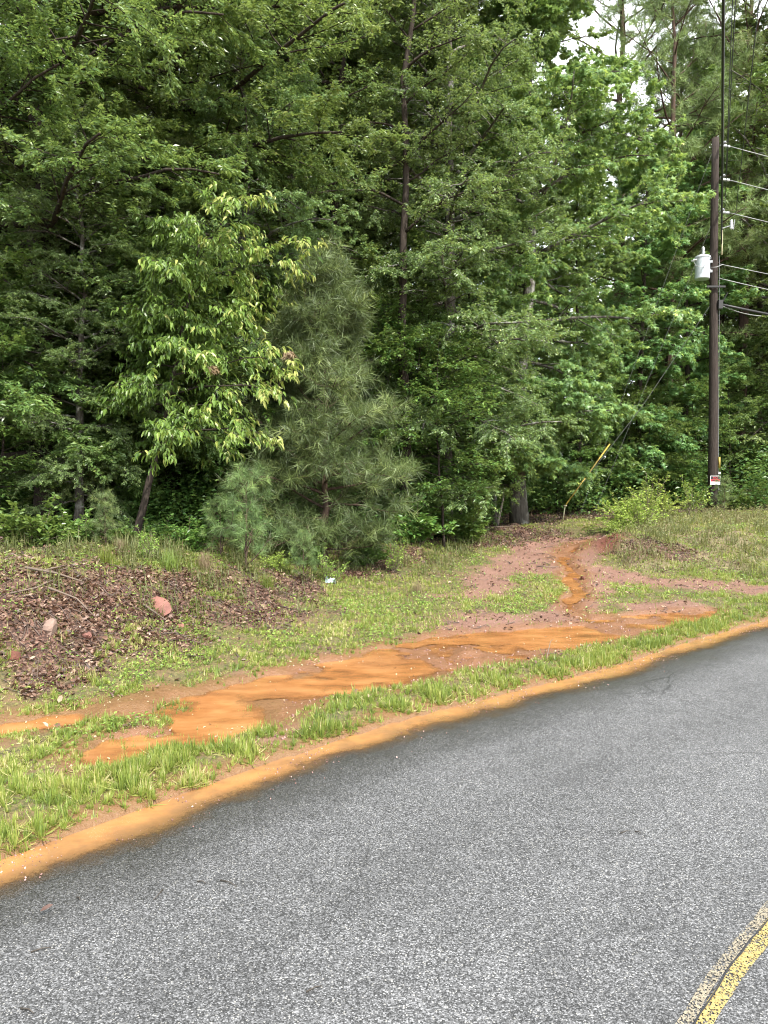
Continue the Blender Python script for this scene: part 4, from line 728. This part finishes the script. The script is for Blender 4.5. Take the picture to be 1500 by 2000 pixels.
# ------------------------------------------------------------------ rocks, sticks and scraps
def make_rock(seed, d, mat):
    rg = np.random.default_rng(seed); n1, n2 = 9, 12; th = np.linspace(0, np.pi, n1)[:, None]; ph = np.arange(n2)[None] / n2 * 2 * np.pi
    D = np.stack([np.sin(th) * np.cos(ph), np.sin(th) * np.sin(ph), np.cos(th) + 0 * ph], -1); pl = nrm(rg.normal(0, 1, (9, 3))); off = rg.uniform(.55, .9, 9)
    k_ = np.min(np.where((D @ pl.T) > .05, off / np.maximum(D @ pl.T, .05), 9), axis=-1); V = D * np.minimum(k_, 1.15)[..., None] * np.array(d) / 2
    ii = np.arange(n1 * n2).reshape(n1, n2); F_ = np.stack([ii[:-1], np.roll(ii, -1, 1)[:-1], np.roll(ii, -1, 1)[1:], ii[1:]], -1).reshape(-1, 4)[:, ::-1]; return MB().quads(V.reshape(-1, 3), F_)
M['redrock'] = plain('red_rock', (.24, .105, .08), .8, var=.35, scale=30); M['paler'] = plain('pale_rock', (.24, .16, .125), .8, var=.3, scale=25); M['clod'] = plain('clay_clod', (.15, .055, .035), .9, var=.4)
for i, (px, py, d, mt, lb, ry, g) in enumerate([(305, 1190, (.42, .22, .07), 'redrock', 'flat reddish pink rock slab tilted on the leafy bank', .5, 1), (97, 1237, (.15, .13, .20), 'paler', 'pointed pale brown rock on the lower bank at left', .3, 1), (352, 1232, (.14, .09, .07), 'redrock', 'small red stone at the foot of the leafy bank', .2, 1),
        (330, 1212, (.10, .07, .06), 'paler', 'small pale stone just below the flat red rock slab', .2, 1), (165, 1215, (.09, .06, .05), 'paler', 'small light stone between the pointed rock and the flat slab', .1, 1), (170, 1240, (.16, .1, .06), 'redrock', 'low red stone right of the pointed pale rock', .1, 1),
        (25, 1290, (.16, .1, .09), 'clod', 'dark stone at the left edge low on the bank', .1, 1), (1140, 1130, (.20, .12, .10), 'clod', 'dark red clay clod beside the trickle in the track', .1, 2), (1122, 1127, (.12, .08, .07), 'clod', 'smaller clay clod left of the dark red clod', .2, 2),
        (1018, 1333, (.06, .04, .04), 'clod', 'little dark clod on the grass edge of the road', .1, 2), (1257, 1200, (.07, .05, .05), 'clod', 'dark lump of earth in the mud near the far verge', .1, 2), (992, 1135, (.09, .06, .05), 'paler', 'pale stone on the bare red earth', .1, 1), (1170, 1053, (.22, .12, .10), 'redrock', 'red rock at the head of the washed out track', .1, 1)]):
    q = G(px, py); z = hz(q[0], q[1]); o = make_rock(400 + i, d, M[mt]).build('rock' if g == 1 else 'clay_clod', M[mt], loc=(q[0], q[1], z + d[2] * .05)); o.rotation_euler = (.1, ry * .9, .3 + i); tag(o, lb, 'rock' if g == 1 else 'clod')
o = bpy.data.objects['rock']; o.rotation_euler = (R(35), .2, R(-38))
def stick(pts, r, lb, name='fallen_branch', cat='branch', mat='twig', sub=None):
    m_ = MB(); m_.tubes([pts], [np.linspace(r, r * .4, len(pts))], 6)
    if sub: m_.tubes([sub], [np.linspace(r * .6, r * .25, len(sub))], 5)
    return tag(m_.build(name, M[mat], smooth=True), lb, cat)
def gpt(px, py, dz=.02): q = G(px, py); return np.array((q[0], q[1], hz(q[0], q[1]) + dz))
stick([gpt(50,1140,.06), gpt(110,1148,.05), gpt(160,1165,.07)], .016, 'grey fallen branch lying across the top of the left bank', sub=[gpt(90,1145,.06), gpt(130,1135,.10)])
stick([gpt(95,1180,.04), gpt(150,1192,.05), gpt(185,1215,.03)], .012, 'thin grey branch halfway down the left bank')
stick([gpt(20,1185,.03), gpt(70,1178,.05), gpt(110,1160,.05)], .010, 'thin stick sloping up the bank at the far left')
stick([gpt(280,1195,.05), gpt(310,1215,.04), gpt(330,1228,.02)], .012, 'dark stick lying along the underside of the flat red rock')
stick([gpt(900,1046,.04), gpt(960,1040,.05), gpt(1010,1043,.04)], .014, 'grey branch on the dark earth at the foot of the sweetgum')
stick([gpt(1048,1108,.02), gpt(1075,1112,.03), gpt(1090,1110,.02)], .012, 'short stick lying on the bare red earth of the track')
stick([gpt(1068,1293,.02), gpt(1075,1270,.08), gpt(1080,1262,.1)], .005, 'tiny twig standing from the mud beside the ditch')
M['dtwig'] = plain('wet_twig', (.05, .04, .03), .6); TW = 'dark twigs dropped on the asphalt'
for a_, b_, lb in [((385,1722),(402,1726),'short dark twig on the asphalt left of centre'), ((430,1720),(462,1733),'longest dark twig on the asphalt, beside a shorter one left of centre'), ((318,1738),(300,1758),'dark twig slanting towards the lower left on the asphalt'), ((150,1752),(156,1757),'tiny dark twig nearest the muddy runoff'),
                   ((598,1944),(628,1932),'dark twig at the bottom centre of the asphalt'), ((40,1972),(66,1982),'dark twig in the bottom left corner of the asphalt'), ((1212,1633),(1232,1629),'dark twig on the asphalt right of centre'), ((1240,1630),(1252,1634),'tiny dark twig just right of another on the asphalt'), ((60,1860),(100,1851),'thin dark twig low on the left side of the asphalt')]:
    A_ = at_z(*a_, .0); B_ = at_z(*b_, .0)
    for q in (A_, B_): q[2] = float(road_z(0, 0, -edge_sd(np.array([q[0]]), np.array([q[1]]))[0])) + .004
    o = stick([A_, (A_ + B_) / 2 + [.004, .003, .004], B_], .0032, lb, 'twig', 'twig', 'dtwig'); o['group'] = TW
q = at_z(78, 1790, 0); o = MB().scatter(DL[0], DL[1], np.array([[0, 0, 0.]]), np.array([[.8, .6, .1]]), np.array([[-.6, .8, 0]]), np.array([[0, 0, 1.]]), np.array([[.05, .03, .04]]), .3).build('fallen_leaf', M['litter'], loc=(q[0], q[1], .02)); tag(o, 'single reddish leaf lying on the asphalt near the left edge', 'leaf')
q = gpt(645, 1140, .035); rg = np.random.default_rng(9); m_ = MB(); u = np.linspace(-1, 1, 9); U_, V_ = np.meshgrid(u, u, indexing='ij'); Wd = rg.normal(0, .018, U_.shape) + .025 * np.cos(V_ * 2)
ii = np.arange(81).reshape(9, 9); m_.quads(np.stack([U_ * .075, V_ * .045, Wd], -1).reshape(-1, 3), np.stack([ii[:-1, :-1], ii[1:, :-1], ii[1:, 1:], ii[:-1, 1:]], -1).reshape(-1, 4))
o = m_.build('plastic_scrap', plain('pale_blue_plastic', (.55, .66, .72), .25, var=.1), loc=q); o.rotation_euler = (.3, .1, .2); tag(o, 'pale bluish crumpled plastic scrap lying in the grass beside the leaf litter', 'litter')
q = gpt(72, 1325, .0); m_ = MB(); m_.tubes([[(0, 0, -.02), (.005, 0, .08), (.012, .01, .17)]], [[.004, .003, .002]], 5); tag(m_.build('dry_stalk', M['twig'], loc=q), 'pale dry stalk standing at the foot of the left bank', 'stalk')

# dried tassels on the sourwood
for px, py, lb in ((412, 718, 'drooping dried brown tassel cluster in the middle of the pale tipped tree'), (563, 690, 'dried tan tassel cluster at the right tip of the pale tipped tree')):
    q = at_y(px, py, 9.55); rg = np.random.default_rng(px); n = 90; az = rg.uniform(0, 6.28, n); a = nrm(np.stack([np.cos(az) * .5 + .25, np.sin(az) * .4, -rg.uniform(.3, 1.2, n)], -1)); b = nrm(np.cross(a, rg.normal(0, 1, (n, 3)))); n_ = np.cross(a, b)
    m_ = MB(); m_.scatter(LONG[0], LONG[1], rg.normal(0, .022, (n, 3)) * [1.6, 1, .8], a, b, n_, np.stack([rg.uniform(.05, .11, n), np.full(n, .009), np.full(n, .1)], 1), rg.random(n))
    par = bpy.data.objects['sourwood_tree']; o = m_.build('seed_tassel', M['dry'], par, loc=(q[0] - par.location[0], q[1] - par.location[1], q[2] - par.location[2])); o['label'] = lb

# ------------------------------------------------------------------ utility pole and what hangs on it
M['pole'] = bark_mat('creosoted_wood', (.020, .015, .013), (.068, .054, .046), None, (30, 30, 1.2))
M['galv'] = plain('galvanised_steel', (.30, .31, .32), .55, .4); M['strand'] = plain('weathered_strand', (.075, .08, .075), .8); M['tank'] = plain('pale_grey_paint', (.60, .66, .70), .4, var=.06, scale=5); M['porc'] = plain('pale_insulator', (.70, .74, .76), .25, var=.05)
M['yel'] = plain('yellow_plastic', (.38, .28, .05), .5, var=.12); M['cable'] = plain('dark_cable', (.018, .018, .018), .5); M['alu'] = plain('aluminium_wire', (.36, .37, .36), .5, .3); M['fib'] = plain('pale_yellow_fibreglass', (.70, .66, .42), .5)
M['blk'] = plain('black_bracket', (.02, .02, .02), .6); M['white'] = plain('sign_white', (.78, .78, .78), .5, var=.03); M['red'] = plain('sign_red', (.55, .02, .035), .5, var=.05); M['sblack'] = plain('sign_black', (.02, .018, .02), .5)
PY = 21.0; base = at_y(1391, 995, PY); topp = at_y(1397, 270, PY)
def on_pole(py, dx=0., dy=0.):
    t = at_y(1390, py, PY)[2]; f = (t - base[2]) / (topp[2] - base[2]); return base + (topp - base) * f + np.array([dx, dy, 0])
gz = hz(base[0], base[1]); prt = empty('utility_pole', (base[0], base[1], gz), 0, 'tall dark brown wooden utility pole rising from the weeds at the right', 'utility pole')
O = np.array((base[0], base[1], gz)); axis = topp - base
m_ = MB(); hh = np.linspace(0, 1, 14)[:, None]; PP = base - O + axis * hh; PP[0, 2] = -.3; PP[:, 0] += .012 * np.sin(hh[:, 0] * 7); m_.tubes([PP], [.138 - .042 * hh[:, 0]], 20); m_.build('shaft', M['pole'], prt, smooth=True)
m_ = MB(); m_.tubes([[on_pole(960, .145, -.06) - O, on_pole(870, .138, -.06) - O, on_pole(640, .132, -.05) - O, on_pole(500, .125, -.04) - O]], [[.006] * 4], 5); m_.build('ground_wire', M['galv'], prt)
m_ = MB(); m_.tubes([[on_pole(915, .15, -.1) - O, on_pole(893, .15, -.1) - O]], [[.028, .028]], 8); m_.build('marker_strip', M['yel'], prt, smooth=True)
for ty, th in ((924, .06), (932, .03)): m_ = MB(); m_.box(on_pole(ty, .145, -.12) - O, (.055, .02, th)); m_.build('number_tag', M['white'], prt)
m_ = MB(); m_.box(on_pole(563, -.02, -.17) - O, (.52, .05, .05), rz=.0); m_.tubes([[on_pole(600, .12, -.12) - O, on_pole(575, .30, -.2) - O]], [[.018, .014]], 6); m_.box(on_pole(597, .12, -.10) - O, (.12, .16, .24)); m_.build('bracket', M['blk'], prt)
m_ = MB(); m_.tubes([[on_pole(500, .17, -.1) - O, on_pole(452, .17, -.1) - O]], [[.022, .022]], 8); m_.build('standoff_arm', M['fib'], prt, smooth=True)
for py, s_ in ((505, 1), (528, 1)):
    m_ = MB(); m_.box(on_pole(py, -.17, 0) - O, (.14, .10, .06)); m_.build('mounting_bracket', M['galv'], prt)
# fuse cutout
q = on_pole(447, .26, -.12); fc = empty('fuse_cutout', q, 0, 'small fuse cutout on a short arm near the upper right side of the pole', 'fuse cutout')
m_ = MB(); m_.tubes([[(-.12, 0, -.03), (.0, 0, .0), (.12, 0, .04)]], [[.014, .014, .014]], 6); m_.build('arm', M['galv'], fc)
m_ = MB(); m_.lathe([(0, -.14), (.03, -.13), (.05, -.09), (.025, -.06), (.05, -.02), (.025, .01), (.05, .05), (.025, .08), (.04, .12), (0, .14)], (.16, 0, .08), 12); m_.build('insulator', M['porc'], fc, smooth=True)
m_ = MB(); m_.tubes([[(.22, 0, -.06), (.25, 0, .22)]], [[.012, .012]], 6); m_.build('fuse_tube', M['alu'], fc)
# transformer
q = on_pole(523, -.36, -.05); tr = empty('transformer', q, 0, 'pale grey can shaped transformer hanging on the left side of the utility pole', 'transformer')
m_ = MB(); m_.lathe([(0, -.34), (.185, -.34), (.20, -.325), (.20, .27), (0, .27)], seg=28); m_.build('tank', M['tank'], tr, smooth=False)
m_ = MB(); m_.lathe([(.213, .25), (.216, .285), (.20, .30), (.12, .335), (0, .345)], seg=28); m_.build('lid', M['tank'], tr, smooth=True)
pr_ = [(0, .33)]; zz_ = .34
for i in range(5): pr_ += [(.028, zz_), (.06 - .004 * i, zz_ + .015), (.028, zz_ + .035)]; zz_ += .042
m_ = MB(); m_.lathe(pr_ + [(.012, zz_ + .03), (0, zz_ + .03)], (.02, 0, 0), 14); m_.build('bushing', M['porc'], tr, smooth=True)
for dz in (.15, -.12):
    m_ = MB(); m_.box((.225, 0, dz), (.09, .10, .07)); m_.build('hanger_lug', M['galv'], tr)
for j in range(3):
    m_ = MB(); m_.lathe([(0, 0), (.022, .0), (.03, .03), (.018, .05), (.028, .07), (.012, .10), (0, .10)], (0, 0, 0), 10, axis='X'); o = m_.build('terminal', M['porc'], tr, loc=(-.19, -.06 + .06 * j, .19)); o.rotation_euler[2] = math.pi
m_ = MB(); m_.tubes([[(-.29, -.06, .19), (-.27, -.2, -.02), (-.05, -.25, -.08), (.3, -.22, -.06), (.55, -.1, .05)]], [[.008] * 5], 5); m_.build('lead', M['alu'], tr)
# sign
q = on_pole(938, 0.005, -.165); sg = empty('no_trespassing_sign', q, 0, 'small black red and white no trespassing sign nailed low on the utility pole', 'sign')
m_ = MB(); m_.box((0, 0, 0), (.285, .006, .255)); m_.build('board', M['white'], sg)
m_ = MB(); m_.box((0, -.0050, .072), (.255, .004, .085)); m_.build('black_band', M['sblack'], sg)
m_ = MB(); m_.box((0, -.0050, -.005), (.255, .004, .062)); m_.build('red_band', M['red'], sg)
def text(s_, sz, x_, z_, mat, par, wide=1):
    cu = bpy.data.curves.new('lettering', 'FONT'); cu.body = s_; cu.size = sz; cu.align_x = 'CENTER'; cu.align_y = 'CENTER'; cu.extrude = .001; cu.offset = .0016; cu.materials.append(mat)
    tmp = bpy.data.objects.new('lettering_curve', cu); COL.objects.link(tmp); bpy.context.view_layer.update(); me = bpy.data.meshes.new_from_object(tmp.evaluated_get(bpy.context.evaluated_depsgraph_get())); bpy.data.objects.remove(tmp)
    o = bpy.data.objects.new('lettering', me); COL.objects.link(o); o.parent = par; o.location = (x_, -.0085, z_); o.rotation_euler = (R(90), 0, 0); o.scale = (wide, 1, 1); return o
text('NO', .080, 0, .070, M['red'], sg, 1.05); text('TRESPASSING', .046, 0, -.006, M['sblack'], sg, .72)
for dx in (-.13, .13):
    pass
# insulators and wires towards the right
def curve_pts(A, B, sag, n=24):
    t = np.linspace(0, 1, n)[:, None]; P = A + (B - A) * t; P[:, 2] -= 4 * sag * (t * (1 - t))[:, 0]; return P
def wire(A, B, sag, r, mat, lb, name='wire', cat='wire', grp=None):
    m_ = MB(); m_.tubes([curve_pts(np.array(A, float), np.array(B, float), sag, 40)], [[r] * 40], 6); return tag(m_.build(name, M[mat], smooth=True), lb, cat, grp)
def insulator(A, d, lb, mat='porc', n=5, ln=.42):
    d = np.array(d, float); d /= np.linalg.norm(d); ins = empty('insulator', A, 0, lb, 'insulator', 'strain insulators on the utility pole'); ins.rotation_mode = 'QUATERNION'; ins.rotation_quaternion = Vector(d).to_track_quat('X', 'Z')
    pr = [(0, .06)]; zz = .08
    for i in range(n): pr += [(.016, zz), (.042, zz + .018), (.044, zz + .024), (.016, zz + .04)]; zz += (ln - .16) / n
    m_ = MB(); m_.lathe(pr + [(0, ln - .08)], seg=12, axis='X'); m_.build('sheds', M[mat], ins, smooth=True); m_ = MB(); m_.tubes([[(0, 0, 0), (ln, 0, 0)]], [[.010, .010]], 6); m_.build('rod', M['galv'], ins)
    return np.array(A) + d * ln
NXT = np.array((40., 29., 0)); WR_ = 'bare wires running off to the right'
for py, lb in ((284, 'top'), (350, 'middle'), (414, 'lowest')):
    A = on_pole(py, .12, -.02); d = NXT - A; d[2] = 0
    e_ = insulator(A, d + [0, 0, -.5], f'{lb} pale insulator on the right side of the pole holding a wire that runs right')
    wire(e_, (NXT[0], NXT[1], A[2] + .1), .9, .011, 'alu', f'{lb} of the three high bare wires running right from the pole', grp=WR_)
wire(on_pole(518, .12, -.1), (NXT[0], NXT[1], on_pole(518)[2]), .8, .010, 'alu', 'thin wire leaving the pole to the right level with the transformer', grp=WR_)
wire(on_pole(546, .12, -.1), (NXT[0], NXT[1], on_pole(546)[2]), 1.0, .011, 'alu', 'thin wire leaving the pole to the right just below the transformer', grp=WR_)
wire(on_pole(596, .12, -.1), (NXT[0], NXT[1], on_pole(600)[2]), .9, .038, 'cable', 'thick dark bundled cable leaving the pole to the right below the transformer', 'cable', 'cable')
wire(on_pole(598, .12, -.14), on_pole(598, .12, -.1) + [1.6, .8, -.12], .06, .012, 'alu', 'short lashed strand on top of the thick dark cable', 'cable', 'cable')
# wires passing over the camera
CG = 'wires crossing overhead from the pole towards the road'
for ax, ay, tx, mat, r, lb in ((.16, 478, 1413, 'cable', .022, 'thickest dark wire running steeply up beside the top of the pole'), (.28, 288, 1429, 'cable', .008, 'thin overhead wire just right of the thickest dark wire'), (.34, 352, 1437, 'cable', .008, 'second thin overhead wire right of the thickest dark wire'), (.40, 418, 1451, 'cable', .008, 'third thin overhead wire right of the thickest dark wire'), (.55, 420, 1482, 'cable', .008, 'rightmost thin overhead wire near the upper right corner')):
    A = on_pole(ay, ax, -.1); rr_ = ray(tx, 0); t_ = (A[2] - .15 - EYE) / rr_[2]; Pm = np.array((rr_[0] * t_, rr_[1] * t_, A[2] - .15)); d = Pm - A; d[2] = 0; B = A + d * 3.6
    if r < .02 and ax < .5: A = insulator(on_pole(ay, .10, -.08), np.array((d[0] + 4, d[1], 0)), lb.replace('overhead wire', 'insulator of the wire').replace('thin ', 'small grey '), 'galv', 4, .34)
    wire(A, B, .28, r, mat, lb, grp=CG)
# guy wires with the yellow guard
an = G(1101, 1016); an[2] = hz(an[0], an[1]); att = on_pole(598, -.12, 0); att2 = on_pole(300, -.10, 0)
gy = empty('guy_wire', an, 0, 'slanting guy wire with a long yellow plastic guard anchored beside the red track', 'guy wire')
e1 = np.array((.03, 0, .36)); at1 = att - an; m_ = MB(); m_.tubes([[e1, at1 * .5 + [0, 0, -.03], at1]], [[.0055] * 3], 5); m_.build('strand', M['strand'], gy)
dgu = (at1 - e1) / np.linalg.norm(at1 - e1); f0, f1 = .06, None
lo_, L1 = .06, np.linalg.norm(at1 - e1)
for q in np.linspace(.3, 6, 400):
    w3 = an + e1 + dgu * q; yy = 1000 - ((w3[2] - EYE) * math.cos(PITCH) + w3[1] * math.sin(PITCH)) / (w3[1] * math.cos(PITCH) - (w3[2] - EYE) * math.sin(PITCH)) * FPX
    if yy < 868: f1 = q; break
m_ = MB(); m_.tubes([[e1 + dgu * .03, e1 + dgu * (f1 or 2.6)]], [[.019, .019]], 10); m_.build('guard', M['yel'], gy, smooth=True)
m_ = MB(); m_.tubes([[(-.03, 0, -.05), e1]], [[.016, .016]], 8); m_.lathe([(.0, -.02), (.05, -.015), (.05, .015), (0, .02)], tuple(e1), 10); m_.build('anchor_rod', plain('pale_yellow_rod', (.62, .58, .36), .5), gy, smooth=True)
an2 = an + np.array([.5, .5, 0]); an2[2] = hz(an2[0], an2[1]); wire(an2 + [0, 0, .0], att2, .0, .0038, 'strand', 'long thin guy wire slanting from the top of the pole into the trees', 'guy_wire', 'guy wire')
wire(an2 + [.4, .2, 0], on_pole(440, -.1, 0), .0, .0038, 'strand', 'thin guy wire from halfway between the transformer and the pole top', 'guy_wire', 'guy wire')
